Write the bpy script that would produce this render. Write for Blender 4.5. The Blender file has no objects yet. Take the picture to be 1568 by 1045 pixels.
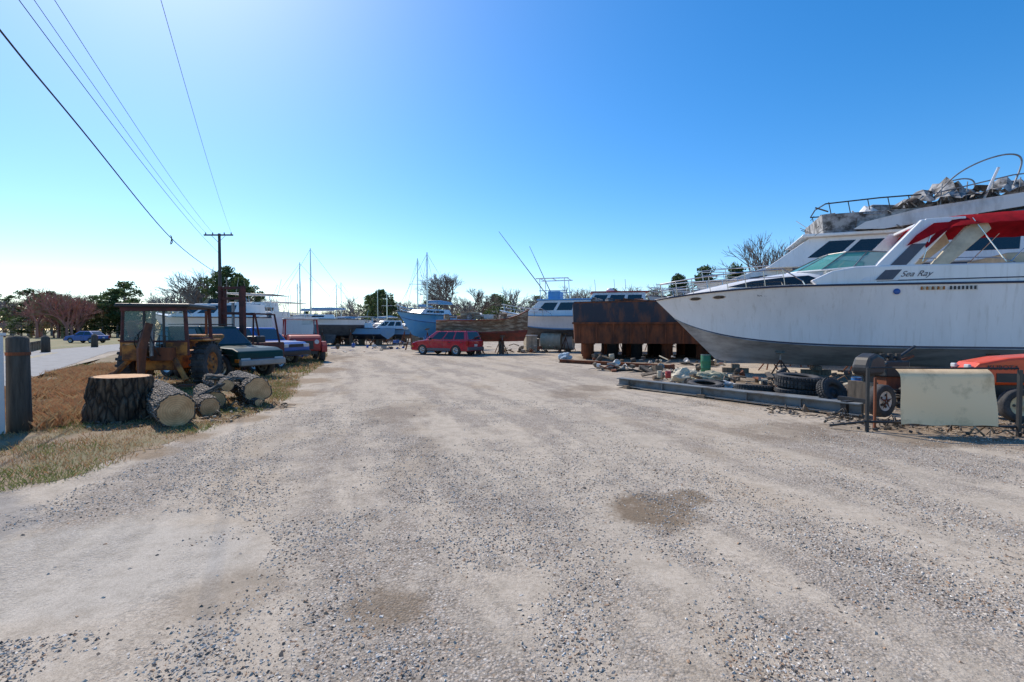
import bpy, math, random
import numpy as np
from mathutils import Vector, Matrix
from mathutils import noise as mn
random.seed(7); rng=np.random.default_rng(7)
scene=bpy.context.scene
R=math.radians
# ------------------------------------------------------------------ materials
def nt(name):
    m=bpy.data.materials.new(name); m.use_nodes=True
    t=m.node_tree; return m,t,t.nodes["Principled BSDF"]
def N(t,typ,**k):
    n=t.nodes.new(typ)
    for a,v in k.items(): setattr(n,a,v)
    return n
def coords(t,scale=(1,1,1),rot=(0,0,0)):
    c=N(t,'ShaderNodeTexCoord'); out=c.outputs['Object']
    if any(rot):
        m0=N(t,'ShaderNodeMapping'); m0.inputs['Rotation'].default_value=rot; t.links.new(out,m0.inputs[0]); out=m0.outputs[0]
    mp=N(t,'ShaderNodeMapping'); mp.inputs['Scale'].default_value=scale
    t.links.new(out,mp.inputs[0]); return mp.outputs[0]
def noi(t,co,scale,detail=4,rough=.6):
    n=N(t,'ShaderNodeTexNoise'); n.inputs['Scale'].default_value=scale; n.inputs['Detail'].default_value=detail
    n.inputs['Roughness'].default_value=rough; t.links.new(co,n.inputs['Vector']); return n.outputs['Fac']
def ramp(t,fac,stops,interp='LINEAR'):
    r=N(t,'ShaderNodeValToRGB'); r.color_ramp.interpolation=interp
    e=r.color_ramp.elements
    while len(e)<len(stops): e.new(.5)
    for i,(p,c) in enumerate(stops):
        e[i].position=p; e[i].color=(c[0],c[1],c[2],1) if hasattr(c,'__len__') else (c,c,c,1)
    t.links.new(fac,r.inputs[0]); return r.outputs[0]
def mix(t,fac,a,b,mode='MIX'):
    n=N(t,'ShaderNodeMix',data_type='RGBA',blend_type=mode)
    if isinstance(fac,(int,float)): n.inputs[0].default_value=fac
    else: t.links.new(fac,n.inputs[0])
    for i,x in ((6,a),(7,b)):
        if isinstance(x,(tuple,list)): n.inputs[i].default_value=(x[0],x[1],x[2],1)
        else: t.links.new(x,n.inputs[i])
    return n.outputs[2]
def bump(t,h,bs,strength=.3,dist=.01):
    b=N(t,'ShaderNodeBump'); b.inputs['Strength'].default_value=strength; b.inputs['Distance'].default_value=dist
    t.links.new(h,b.inputs['Height']); t.links.new(b.outputs[0],bs.inputs['Normal'])
def M(name,c1,c2=None,scale=3,rough=.6,metal=0,bmp=0,bs=20,lo=.4,hi=.65,stretch=(1,1,1),coat=0,spec=.5,dist=.01):
    m,t,b=nt(name); co=coords(t,stretch)
    if c2 is None: c2=tuple(x*.8 for x in c1)
    f=noi(t,co,scale,6,.65)
    t.links.new(ramp(t,f,[(lo,c1),(hi,c2)]),b.inputs['Base Color'])
    b.inputs['Roughness'].default_value=rough; b.inputs['Metallic'].default_value=metal
    b.inputs['Coat Weight'].default_value=coat; b.inputs['Specular IOR Level'].default_value=spec
    if bmp: bump(t,noi(t,co,bs,5,.6),b,bmp,dist)
    return m
def glassmat(name,c,alpha=1,rough=.04):
    m,t,b=nt(name); b.inputs['Base Color'].default_value=(*c,1); b.inputs['Roughness'].default_value=rough
    b.inputs['Alpha'].default_value=alpha; b.inputs['Specular IOR Level'].default_value=.8; return m
def gelcoat():
    m,t,b=nt('gelcoat_white'); co=coords(t,(1,1,.3)); c2=coords(t,(6,6,.35))
    a=ramp(t,noi(t,co,1.1,6,.6),[(.42,(.80,.785,.775)),(.8,(.68,.665,.65))])
    s=ramp(t,noi(t,c2,1.4,5,.7),[(.54,0),(.74,.40)])
    t.links.new(mix(t,s,a,(.42,.38,.32)),b.inputs['Base Color']); b.inputs['Roughness'].default_value=.3; b.inputs['Coat Weight'].default_value=.25; return m
WHITE=gelcoat()
WHITE2=M('weathered_white',(.68,.67,.64),(.36,.33,.29),1.6,.55,stretch=(1,1,.35),lo=.45,hi=.75)
GREYW=M('worn_grey_paint',(.36,.355,.35),(.07,.065,.06),2.5,.8,bmp=.3,bs=9,lo=.42,hi=.60)
CREAM=M('cream_plastic',(.58,.50,.36),(.42,.36,.26),3,.6)
BOTT=M('antifoul_grey',(.15,.155,.17),(.07,.07,.08),2,.7,lo=.4,hi=.7)
BOTL=M('dirty_hull_bottom',(.38,.37,.37),(.16,.155,.155),1.6,.7,lo=.4,hi=.68,stretch=(.5,1,2))
NAVY=M('navy_stripe',(.02,.03,.07),(.03,.035,.06),3,.4)
BLUEB=M('antifoul_blue',(.12,.36,.60),(.20,.42,.62),2,.6)
HULLB=M('blue_hull_paint',(.07,.30,.62),(.12,.36,.62),2,.4)
REDB=M('antifoul_red',(.28,.06,.04),(.14,.05,.035),2.5,.75)
BROWN=M('peeling_brown_wood',(.21,.13,.075),(.46,.36,.25),2.6,.85,bmp=.3,stretch=(.6,1,3),lo=.47,hi=.6)
BLK=M('black_plastic',(.02,.02,.022),(.035,.033,.03),4,.5)
RUB=M('tire_rubber',(.03,.03,.032),(.08,.075,.07),6,.85,bmp=.4,bs=60)
STEEL=M('dull_steel',(.30,.30,.31),(.18,.17,.16),5,.45,.6)
CHROME=M('stainless',(.6,.6,.6),(.5,.5,.5),5,.22,1)
BEAM=M('weathered_beam',(.17,.19,.20),(.10,.08,.06),3,.65,.1,bmp=.2,lo=.45,hi=.7)
RUST=M('rust',(.24,.075,.03),(.06,.03,.022),2.2,.9,bmp=.4,bs=14,stretch=(1.4,1.4,.5),lo=.38,hi=.66)
RUSTD=M('dark_flaking_paint',(.03,.035,.05),(.17,.07,.04),1.5,.75,bmp=.3,bs=10,stretch=(1.2,1.2,.4),lo=.48,hi=.66)
RUSTY_O=M('rusty_orange_paint',(.52,.20,.04),(.12,.045,.02),3.5,.8,bmp=.3,lo=.40,hi=.62)
MAROON=M('maroon_frame',(.13,.035,.028),(.05,.022,.02),4,.8,lo=.4,hi=.62)
GLASS=glassmat('dark_glass',(.015,.02,.022))
GLASST=glassmat('teal_tinted_glass',(.10,.36,.31),.68)
GLASSC=glassmat('cab_glass',(.14,.34,.34),.40)
CARRED=M('red_car_paint',(.46,.012,.03),(.40,.01,.025),2,.25,coat=1)
TEAL=M('green_pickup_paint',(.003,.030,.024),(.004,.038,.030),2,.35,coat=.12,spec=.2)
TRED=M('faded_red_paint',(.46,.035,.03),(.28,.03,.025),2,.5,lo=.4,hi=.7)
BLUEP=M('blue_paint',(.03,.12,.40),(.04,.10,.30),2,.4)
LBLUE=M('light_blue_trim',(.12,.30,.52),(.16,.32,.48),2,.5)
ORANGE=M('orange_tractor_paint',(.78,.085,.015),(.6,.07,.015),2,.38,coat=.3)
REDC=M('red_canvas',(.36,.010,.018),(.22,.008,.013),2.5,.9,bmp=.3,bs=5,dist=.03,spec=.1)
TIMB=M('grey_timber',(.22,.165,.115),(.09,.07,.05),2.5,.9,bmp=.5,bs=14,stretch=(5,5,.6))
POLEM=M('pole_wood',(.10,.085,.07),(.06,.05,.04),3,.9,stretch=(4,4,.3))
CONC=M('concrete',(.38,.35,.31),(.25,.23,.21),5,.9,bmp=.3)
SHEET=M('aged_sheet',(.92,.66,.39),(.50,.34,.18),2.6,.7,bmp=.08,lo=.52,hi=.74)
RIM=M('rim_silver',(.5,.5,.49),(.38,.37,.35),6,.35,.5)
RIMT=M('rim_tan',(.66,.52,.30),(.42,.33,.2),6,.6)
AMB=M('amber_lens',(.5,.14,.01),None,3,.3)
TAIL=M('tail_lens',(.35,.01,.01),None,3,.25)
LAMP=M('head_lens',(.6,.6,.6),None,3,.1)
GREEN=M('green_paint',(.03,.18,.08),(.03,.12,.06),3,.5)
BLUEBAR=M('blue_plastic',(.02,.13,.34),(.03,.12,.26),3,.5)
WIRE=M('wire_black',(.03,.03,.03),None,3,.6)
GPAN=M('grey_panel',(.09,.09,.11),None,3,.4)
DARK=M('dark_debris',(.05,.045,.04),(.10,.08,.06),5,.85)
def bark_mat(name,c1,c2,sc=1):
    m,t,b=nt(name); co=coords(t,(9*sc,9*sc,2.2*sc))
    v=N(t,'ShaderNodeTexVoronoi',feature='DISTANCE_TO_EDGE'); v.inputs['Scale'].default_value=1.8
    t.links.new(co,v.inputs['Vector'])
    n=noi(t,co,3,5); 
    c=mix(t,ramp(t,v.outputs['Distance'],[(0,0),(.22,1)]),tuple(x*.2 for x in c1),ramp(t,n,[(.35,c1),(.7,c2)]))
    t.links.new(c,b.inputs['Base Color']); b.inputs['Roughness'].default_value=.95
    bump(t,v.outputs['Distance'],b,1,.10); return m
BARK=bark_mat('log_bark',(.17,.135,.105),(.42,.37,.31),1.5)
BARKD=bark_mat('stump_wood',(.09,.053,.033),(.22,.14,.085),.6)
def ring_mat():
    m,t,b=nt('cut_wood'); c=N(t,'ShaderNodeTexCoord')
    w=N(t,'ShaderNodeTexWave',wave_type='RINGS',rings_direction='Z'); w.inputs['Scale'].default_value=9
    w.inputs['Distortion'].default_value=3.5; w.inputs['Detail'].default_value=3; t.links.new(c.outputs['Object'],w.inputs['Vector'])
    n=noi(t,c.outputs['Object'],5,5)
    a=ramp(t,n,[(.35,(.78,.48,.25)),(.65,(.50,.27,.12))])
    t.links.new(mix(t,ramp(t,w.outputs['Fac'],[(0,0.0),(1,.35)]),a,(.28,.15,.07)),b.inputs['Base Color'])
    b.inputs['Roughness'].default_value=.9; return m
CUT=ring_mat()
# ------------------------------------------------------------------ geometry helpers
def box(cx,cy,cz,sx,sy,sz,rz=0,rx=0,ry=0):
    v=[Vector((x*sx/2,y*sy/2,z*sz/2)) for z in(-1,1) for y in(-1,1) for x in(-1,1)]
    if rz or rx or ry:
        m=(Matrix.Rotation(R(rz),3,'Z')@Matrix.Rotation(R(ry),3,'Y')@Matrix.Rotation(R(rx),3,'X')); v=[m@p for p in v]
    v=[(p.x+cx,p.y+cy,p.z+cz) for p in v]
    return v,[(0,2,3,1),(4,5,7,6),(0,1,5,4),(2,6,7,3),(0,4,6,2),(1,3,7,5)]
def basis(ax):
    a=Vector(ax).normalized(); h=Vector((0,0,1)) if abs(a.z)<.9 else Vector((1,0,0))
    u=a.cross(h).normalized(); return a,u,a.cross(u)
def lathe(prof,c,ax=(0,0,1),n=20,caps=True):
    a,u,w=basis(ax); c=Vector(c); V=[];F=[]
    for r,h in prof:
        for i in range(n):
            t=2*math.pi*i/n; V.append(tuple(c+a*h+u*(r*math.cos(t))+w*(r*math.sin(t))))
    for k in range(len(prof)-1):
        for i in range(n):
            j=(i+1)%n; F.append((k*n+i,k*n+j,(k+1)*n+j,(k+1)*n+i))
    if caps:
        F.append(tuple(range(n))[::-1]); F.append(tuple((len(prof)-1)*n+i for i in range(n)))
    return V,F
def cyl(p0,p1,r0,r1=None,n=12):
    p0=Vector(p0);p1=Vector(p1); return lathe([(r0,0),(r1 if r1 is not None else r0,(p1-p0).length)],p0,p1-p0,n)
def tube(pts,r,n=6,closed=False):
    P=[Vector(p) for p in pts]; V=[];F=[]; m=len(P)
    for i,p in enumerate(P):
        d=P[min(i+1,m-1)]-P[max(i-1,0)]
        a,u,w=basis(d); rr=r[i] if isinstance(r,(list,tuple)) else r
        for k in range(n):
            t=2*math.pi*k/n; V.append(tuple(p+u*(rr*math.cos(t))+w*(rr*math.sin(t))))
    for i in range(m-1):
        for k in range(n):
            j=(k+1)%n; F.append((i*n+k,i*n+j,(i+1)*n+j,(i+1)*n+k))
    F.append(tuple(range(n))[::-1]); F.append(tuple((m-1)*n+k for k in range(n)))
    return V,F
def extr(prof,w0,w1=None):
    if w1 is None: w0,w1=-w0,w0
    n=len(prof); V=[(x,w0,z) for x,z in prof]+[(x,w1,z) for x,z in prof]
    F=[tuple(range(n)),tuple(range(n,2*n))[::-1]]+[(i,i+n,(i+1)%n+n,(i+1)%n) for i in range(n)]
    return V,F
def quad(a,b,c,d): return [a,b,c,d],[(0,1,2,3)]
def catmull(pts,k=8):
    P=[Vector(p) for p in pts]; P=[P[0]*2-P[1]]+P+[P[-1]*2-P[-2]]; out=[]
    for i in range(1,len(P)-2):
        for j in range(k):
            t=j/k; a,b,c,d=P[i-1:i+3]
            out.append(.5*((2*b)+(c-a)*t+(2*a-5*b+4*c-d)*t*t+(3*b-a-3*c+d)*t**3))
    out.append(P[-2]); return out
class Bld:
    def __init__(s,name,loc=(0,0,0),rz=0,rx=0,ry=0):
        s.e=bpy.data.objects.new(name,None); s.e.empty_display_size=.2; s.e.location=loc; s.e.rotation_euler=(R(rx),R(ry),R(rz))
        scene.collection.objects.link(s.e); s.p={}
    def add(s,part,vf,mat,smooth=False,bevel=0):
        d=s.p.setdefault(part,dict(v=[],f=[],mi=[],sm=[],mats=[],bev=bevel))
        if mat not in d['mats']: d['mats'].append(mat)
        o=len(d['v']); mi=d['mats'].index(mat)
        d['v']+=[tuple(x) for x in vf[0]]
        for f in vf[1]: d['f'].append(tuple(i+o for i in f)); d['mi'].append(mi); d['sm'].append(smooth)
        d['bev']=max(d['bev'],bevel)
    def done(s):
        for k,d in s.p.items():
            me=bpy.data.meshes.new(k); me.from_pydata(d['v'],[],d['f'])
            for m in d['mats']: me.materials.append(m)
            me.polygons.foreach_set('material_index',d['mi']); me.polygons.foreach_set('use_smooth',d['sm'])
            o=bpy.data.objects.new(k,me); scene.collection.objects.link(o); o.parent=s.e
            if d['bev']:
                b=o.modifiers.new('bevel','BEVEL'); b.width=d['bev']; b.segments=2; b.limit_method='ANGLE'; b.angle_limit=R(35)
        return s.e
def mesh_obj(name,V,F,mats,mi=None,smooth=False,loc=(0,0,0),rot=None):
    me=bpy.data.meshes.new(name); me.from_pydata(V,[],F)
    for m in mats: me.materials.append(m)
    if mi is not None: me.polygons.foreach_set('material_index',mi)
    if smooth: me.polygons.foreach_set('use_smooth',[True]*len(F))
    o=bpy.data.objects.new(name,me); scene.collection.objects.link(o); o.location=loc
    if rot is not None: o.rotation_euler=rot
    return o
def np_mesh(name,V,F,mats,mi=None):
    me=bpy.data.meshes.new(name); k=F.shape[1]
    me.vertices.add(len(V)); me.vertices.foreach_set('co',V.astype(np.float32).ravel())
    me.loops.add(F.size); me.loops.foreach_set('vertex_index',F.astype(np.int32).ravel())
    me.polygons.add(len(F)); me.polygons.foreach_set('loop_start',(np.arange(len(F))*k).astype(np.int32))
    try: me.polygons.foreach_set('loop_total',np.full(len(F),k,dtype=np.int32))
    except Exception: pass
    for m in mats: me.materials.append(m)
    if mi is not None: me.polygons.foreach_set('material_index',mi.astype(np.int32))
    me.update(calc_edges=True); me.validate()
    me.polygons.foreach_set('use_smooth',[False]*len(F))
    o=bpy.data.objects.new(name,me); scene.collection.objects.link(o); return o
def text(bld,s,size,loc,rz,mat,shear=0,ext=.002):
    c=bpy.data.curves.new('lettering','FONT'); c.body=s; c.size=size; c.shear=shear; c.extrude=ext
    c.materials.append(mat); o=bpy.data.objects.new('lettering',c); scene.collection.objects.link(o)
    o.parent=bld.e; o.location=loc; o.rotation_euler=(R(90),0,R(rz))
def frustum(bd,part,b,t,mat,glass=None,sides=(),e0=(),e1=(),v=(.2,.85),bevel=.03,off=.008):
    def P(u,w,vv):
        L=lambda p,q:p+(q-p)*vv
        x0=L(b[0],t[0]);x1=L(b[1],t[1]);h=L(b[2],t[2]); return Vector((x0+(x1-x0)*u,h*w,L(b[3],t[3])))
    V=[P(0,-1,0),P(1,-1,0),P(1,1,0),P(0,1,0),P(0,-1,1),P(1,-1,1),P(1,1,1),P(0,1,1)]
    bd.add(part,(V,[(0,3,2,1),(4,5,6,7),(0,1,5,4),(1,2,6,5),(2,3,7,6),(3,0,4,7)]),mat,bevel=bevel)
    c=P(.5,0,.5)
    def win(q):
        n=(q[1]-q[0]).cross(q[3]-q[0]).normalized()
        m=sum(q,Vector())/4
        if n.dot(m-c)<0: n=-n
        a=[p+n*off for p in q]; bd.add('windows',(a,[(0,1,2,3)]),glass)
    for u0,u1 in sides:
        for s in(-1,1): win([P(u0,s,v[0]),P(u1,s,v[0]),P(u1,s,v[1]),P(u0,s,v[1])])
    for u0,u1 in e0: win([P(0,u0*2-1,v[0]),P(0,u1*2-1,v[0]),P(0,u1*2-1,v[1]),P(0,u0*2-1,v[1])])
    for u0,u1 in e1: win([P(1,u0*2-1,v[0]),P(1,u1*2-1,v[0]),P(1,u1*2-1,v[1]),P(1,u0*2-1,v[1])])
def wheel(bd,part,c,Rr,w,rim,ax=(0,1,0),rimR=.62,n=28,spokes=5):
    r=Rr*rimR
    bd.add(part,lathe([(r,-w*.42),(Rr*.9,-w/2),(Rr*.985,-w*.38),(Rr,0),(Rr*.985,w*.38),(Rr*.9,w/2),(r,w*.42),(r*.93,w*.3),(r*.93,-w*.3),(r,-w*.42)],c,ax,n,False),RUB,True)
    bd.add(part,lathe([(r*.97,-w*.40),(r*.85,-w*.3),(r*.3,-w*.22),(r*.28,-w*.34),(.01,-w*.36)],c,ax,n,False),rim,True)
    bd.add(part,lathe([(r*.97,w*.40),(r*.85,w*.3),(r*.3,w*.22),(r*.28,w*.34),(.01,w*.36)],c,ax,n,False),rim,True)
    a,u,q=basis(ax); c=Vector(c)
    for i in range(spokes):
        t=2*math.pi*i/spokes; d=u*math.cos(t)+q*math.sin(t)
        for s in(-1,1):
            bd.add(part,lathe([(r*.13,0),(r*.13,.012)],c+d*r*.6+a*s*w*.27,a*s,8),BLK)
def arch_profile(top,L,zb,wheels,wr):
    pr=list(top)
    for wx in sorted(wheels,reverse=True):
        for k in range(9):
            a=math.pi*k/8; pr.append((wx+wr*math.cos(a),max(zb,zb+wr*math.sin(a)*.98)))
    return pr
def car(name,loc,rz,L,W,zb,top,wheels,wR,paint,gh,sides,clad=None,rack=False,e0=((.1,.9),),e1=((.06,.94),),rim=RIM,rear=True):
    c=Bld(name,loc,rz); h=W/2
    c.add('body',extr(arch_profile(top,L,zb,wheels,wR*1.17),h),paint,bevel=.05)
    c.add('underbody',box(0,0,zb+.12,L*.86,W*.72,.3),BLK)
    if clad:
        for s in(-1,1): c.add('cladding',box((wheels[0]+wheels[1])/2,s*(h+.004),zb+.09,abs(wheels[1]-wheels[0])-wR*2.4,.03,.16),clad,bevel=.01)
    frustum(c,'cabin',gh[0],gh[1],paint,GLASS,sides,e0,e1,v=(.1,.86),bevel=.045,off=.012)
    for wx in wheels:
        for s in(-1,1): wheel(c,'wheels',(wx,s*(h-.10),wR),wR,.21,rim)
    xf=L/2;xr=-L/2; zt=top[-2][1]+.12; zr=top[1][1]
    c.add('bumpers',box(xf+.01,0,zb+.13,.16,W*.98,.2),clad or BLK,bevel=.04); c.add('bumpers',box(xr-.01,0,zb+.15,.16,W*.98,.2),clad or BLK,bevel=.04)
    for s in(-1,1):
        c.add('lamps',box(xf-.02,s*(h-.24),zt-.12,.07,.34,.15),LAMP,bevel=.02)
        c.add('lamps',box(xf-.10,s*(h-.02),zt-.12,.18,.06,.12),AMB,bevel=.02)
        c.add('lamps',box(xr+.05,s*(h-.09),zr-.18,.14,.2,.32),TAIL,bevel=.02)
        b0,b1=gh[0][0],gh[0][1]
        for u in [sides[0][0]]+[x[1] for x in sides]:
            x=b0+(b1-b0)*u
            if all(abs(x-w)>wR*1.2 for w in wheels): c.add('door_seams',box(x,s*(h+.001),(zb+gh[0][3])/2+.02,.012,.008,gh[0][3]-zb-.1),BLK)
        for u,_ in sides[:2]:
            x=b0+(b1-b0)*u+.12; c.add('door_handles',box(x+.05,s*(h+.01),gh[0][3]-.14,.15,.03,.035),BLK,bevel=.006)
        c.add('mirrors',box(b0+(b1-b0)*sides[-1][1]-.12,s*(h+.09),gh[0][3]+.08,.1,.2,.14),BLK,bevel=.02)
        if rack:
            c.add('roof_rack',tube([(gh[1][0]+.2,s*(gh[1][2]-.1),gh[1][3]+.06),(gh[1][1]-.2,s*(gh[1][2]-.1),gh[1][3]+.06)],.018),BLK)
    if rack:
        for x in(-.9,-.1): c.add('roof_rack',box(x,0,gh[1][3]+.06,.05,gh[1][2]*1.9,.03),BLK)
    c.add('grille',box(xf+.002,0,zt-.12,.03,W*.5,.14),BLK,bevel=.01)
    c.add('plate',box(xr-.03,0,zb+.36,.02,.3,.15),LAMP)
    return c
# ------------------------------------------------------------------ boats
def hull(bd,L,B,zs,zc,zk,rc,rk,side,stripe,bottom,n=26,deck=None,stripef=.9):
    def sec(t):
        tp=min(t/.6,1); b=B/2*(1-(1-tp)**2.3)*(1-.07*max(0,(t-.6)/.4))
        a=zs[0]+(zs[1]-zs[0])*(1-(1-min(t/.4,1))**2)
        if t>.4: a=zs[1]+(zs[2]-zs[1])*(t-.4)/.6
        sc=rc*(1-t)**4; sk=rk*(1-t)**4
        c=zc[1]+(zc[0]-zc[1])*(1-t)**5; k=zk[1]+(zk[0]-zk[1])*(1-t)**6
        bc=B/2*.87*(1-(1-min(t/.7,1))**1.7)*(1-.05*max(0,(t-.6)/.4))
        return b,a,sc,sk,c,k,bc
    def top(t,f,s=-1):
        b,a,sc,sk,c,k,bc=sec(t); y=b+(bc-b)*f-.16*math.sin(math.pi*f)*b*(1-t)**1.5
        return Vector((L*t+sc*f,s*y,a+(c-a)*f))
    def bot(t,g,s=-1):
        b,a,sc,sk,c,k,bc=sec(t); return Vector((L*t+sc+(sk-sc)*g,s*bc*(1-g),c+(k-c)*g))
    ts=[(i/n)**1.35 for i in range(n+1)]
    fr=[0,.2,.4,.6,.75,stripef,1.0]
    for s in(-1,1):
        for (nm,rows,fn) in (('topsides',fr,top),('bottom',[0,.33,.66,1],bot)):
            V=[]
            for t in ts: V+= [tuple(fn(t,f,s)) for f in rows]
            m=len(rows); o1=[];o2=[]
            for i in range(n):
                for r in range(m-1):
                    q=(i*m+r,i*m+r+1,(i+1)*m+r+1,(i+1)*m+r)
                    (o2 if (nm=='topsides' and r==m-2) else o1).append(q)
            bd.add(nm,(V,o1),side if nm=='topsides' else bottom,True)
            if o2: bd.add(nm,(V,o2),stripe,True)
        bd.add('rub_rail',tube([top(t,0,s)+Vector((0,s*.01,-.03)) for t in ts],.035),stripe if stripe is not side else BLK,True)
        bd.add('chine_rail',tube([top(t,1,s) for t in ts],.02,5),bottom,True)
    tr=[top(1,f) for f in fr]+[bot(1,g) for g in(.5,1)]; tr2=[Vector((p.x,-p.y,p.z)) for p in tr[:-1]][::-1]
    bd.add('transom',(tr+tr2,[tuple(range(len(tr)+len(tr2)))]),side)
    V=[];F=[]
    for t in ts:
        p=top(t,0); V+=[(p.x,p.y,p.z-.01),(p.x,0,p.z+.03*min(1,-p.y)),(p.x,-p.y,p.z-.01)]
    for i in range(n): F+=[(i*3,i*3+1,i*3+4,i*3+3),(i*3+1,i*3+2,i*3+5,i*3+4)]
    bd.add('deck',(V,F),deck or side,True)
    return top,bot
def rails(bd,top,t0,t1,h,k=7,ins=.06,r=.014,mid=True,mat=None):
    mat=mat or CHROME
    for s in(-1,1):
        P=[]; 
        for i in range(k+1):
            t=t0+(t1-t0)*i/k; p=top(t,0,s); b=Vector((p.x+.05,p.y-s*ins,p.z)); hh=h*(1 if i<k else .25)
            q=b+Vector((-.08,s*.03,hh)); P.append(q)
            bd.add('bow_rail',tube([b,q],r,5),mat)
        bd.add('bow_rail',tube(P,r*1.2,5),mat)
        if mid: bd.add('bow_rail',tube([p-Vector((0,0,h*.45)) for p in P[:-1]],r*.8,5),mat)
    a=top(t0,0,-1)+Vector((-.03,ins+.03-.06,h)); b=top(t0,0,1)+Vector((-.03,-ins+.03,h)); bd.add('bow_rail',tube([a,(a+b)/2+Vector((-.15,0,0)),b],r*1.2,5),mat)
def stands(bd,L,B,zk,zc,mat=None,xs=(.3,.55,.85)):
    for x in xs:
        bd.add('keel_blocks',box(L*x,0,zk*.5,.35,.6,zk),TIMB)
        for s in(-1,1):
            top=Vector((L*x,s*B*.33,zk+(zc-zk)*.6))
            for dx,dy in((-.35,.25),(.35,.25),(0,.6)):
                bd.add('jack_stands',cyl((L*x+dx,s*(B*.33+dy),0),top-Vector((0,0,.25)),.03,.03,6),mat or RUST)
            bd.add('jack_stands',cyl(top-Vector((0,0,.4)),top,.03,.03,6),STEEL); bd.add('jack_stands',box(*top,.3,.25,.04,rx=s*25),TIMB)
def gboat(name,bow,rz,L,B,zk=.5,zm=2.0,zb=None,side=WHITE2,stripe=NAVY,bottom=BOTT,cabs=(),rail=True,st=True,extra=None,zc=None,clutter=0,rake=(.06,.2),stemc=.5):
    bd=Bld(name,(bow[0],bow[1],0),rz); zb=zb or zm+.35; zc=zc or zk+.4*(zm-zk)
    top,bot=hull(bd,L,B,(zb,zm,zm-.05),(zc+stemc*(zb-zc),zc),(zk+.3*min(1,stemc*2),zk),L*rake[0],L*rake[1],side,stripe,bottom,n=18)
    for c in cabs: frustum(bd,*c[0],**c[1])
    if rail: rails(bd,top,.03,.45,.5,6,r=.018)
    if st: stands(bd,L,B,zk,zc)
    if clutter:
        zt=max(c[0][2][3] for c in cabs)
        xm=L*.6
        for s in(-1,1):
            bd.add('bimini_frame',tube([(xm+.3,s*B*.36,zm+.3),(xm+.1,s*B*.34,zt+.55)],.02,5),CHROME); bd.add('bimini_frame',tube([(xm+1.8,s*B*.36,zm+.3),(xm+1.7,s*B*.34,zt+.5)],.02,5),CHROME)
        bd.add('bimini_top',box(xm+.9,0,zt+.58,2.0,B*.72,.05,ry=2),random.choice([WHITE2,LBLUE,NAVY]),bevel=.02)
        for k in range(3): x=random.uniform(L*.4,L*.8); bd.add('antennas',tube([(x,random.uniform(-.8,.8),zt-.3),(x+.3,0,zt+random.uniform(.8,1.8))],.015,4),STEEL)
        bd.add('fly_windscreen',extr([(L*.46,zt),(L*.50,zt+.3),(L*.52,zt+.3),(L*.5,zt)],B*.26),GLASS)
    if extra: extra(bd,top)
    bd.done(); return bd
def cab(part,b,t,mat=WHITE,glass=GLASS,**k): return ((part,b,t,mat,glass),k)
W3=((.06,.3),(.36,.62),(.68,.93))
# ---- main express cruiser
mb=Bld('express_cruiser_boat',(5.6,19,0),-20)
top,bot=hull(mb,11.4,3.3,(2.78,3.07,3.0),(2.02,1.02),(.5,.33),.75,2.2,WHITE,NAVY,BOTL,n=44,stripef=.965)
secs=[]
for s,w,h in((.9,.30,.02),(1.6,.62,.13),(2.4,.92,.25),(3.3,1.14,.37),(4.2,1.28,.47),(5.0,1.35,.53),(5.9,1.38,.53)):
    z0=top(s/11.4,0).z-.02
    secs.append([(s,y*w,z0+zz*h) for y,zz in((-1,0),(-.86,.72),(-.6,.97),(-.3,1.06),(0,1.1),(.3,1.06),(.6,.97),(.86,.72),(1,0))])
V=[p for q in secs for p in q]; F=[]
for i in range(len(secs)-1):
    for j in range(8): F.append((i*9+j,i*9+j+1,(i+1)*9+j+1,(i+1)*9+j))
F.append(tuple((len(secs)-1)*9+j for j in range(9)))
mb.add('foredeck_cabin',(V,F),WHITE,True)
def cs(i,f,v):
    a=[Vector(secs[i][k]) for k in(0,1)]; b=[Vector(secs[i+1][k]) for k in(0,1)]
    p=(a[0].lerp(a[1],v)).lerp(b[0].lerp(b[1],v),f); return p+Vector((-.01,-.022,.01))
for i,f0,f1,a0,a1,b0,b1 in((2,.2,1,.5,.6,.15,.92),(3,0,1,.15,.92,.15,.92),(4,0,1,.15,.92,.15,.92),(5,0,.6,.15,.92,.2,.3)):
    mb.add('side_windows',quad(cs(i,f0,a0),cs(i,f1,b0),cs(i,f1,b1),cs(i,f0,a1)),GLASS)
mb.add('deck_hatch',box(3.6,0,3.5,.6,.6,.05,ry=-7),GLASS,bevel=.02); mb.add('deck_hatch',box(1.5,-.2,3.04,.35,.2,.12),STEEL,bevel=.03)
for s in(-1,1):
    pr=[(5.2,3.0),(11.3,2.95),(11.3,3.35),(10.6,3.55),(7.2,3.62),(6.2,3.6),(5.6,3.5),(5.0,3.2)]
    mb.add('cockpit_coaming',extr(pr,s*1.30,s*1.52),WHITE,bevel=.05)
    mb.add('coaming_stripe',box(8.9,s*1.523,3.13,4.2,.01,.035),NAVY)
    mb.add('grab_rail',tube(catmull([(7.0,s*1.42,3.66),(7.5,s*1.42,3.78),(9.6,s*1.42,3.74),(10.2,s*1.42,3.58)],4),.014,5),CHROME)
mb.add('aft_coaming',box(11.25,0,3.2,.2,2.9,.45),WHITE,bevel=.05)
mb.add('dash',box(6.0,0,3.5,1.0,2.4,.25,ry=-8),WHITE2,bevel=.05)
for y in(-.6,.6): mb.add('helm_seats',box(7.9,y,3.75,.15,.6,.7,ry=8),WHITE,bevel=.06); 
wb=[(4.55,0,3.60),(4.75,-.7,3.58),(5.35,-1.22,3.56),(6.2,-1.38,3.60),(7.15,-1.42,3.62)]
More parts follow.
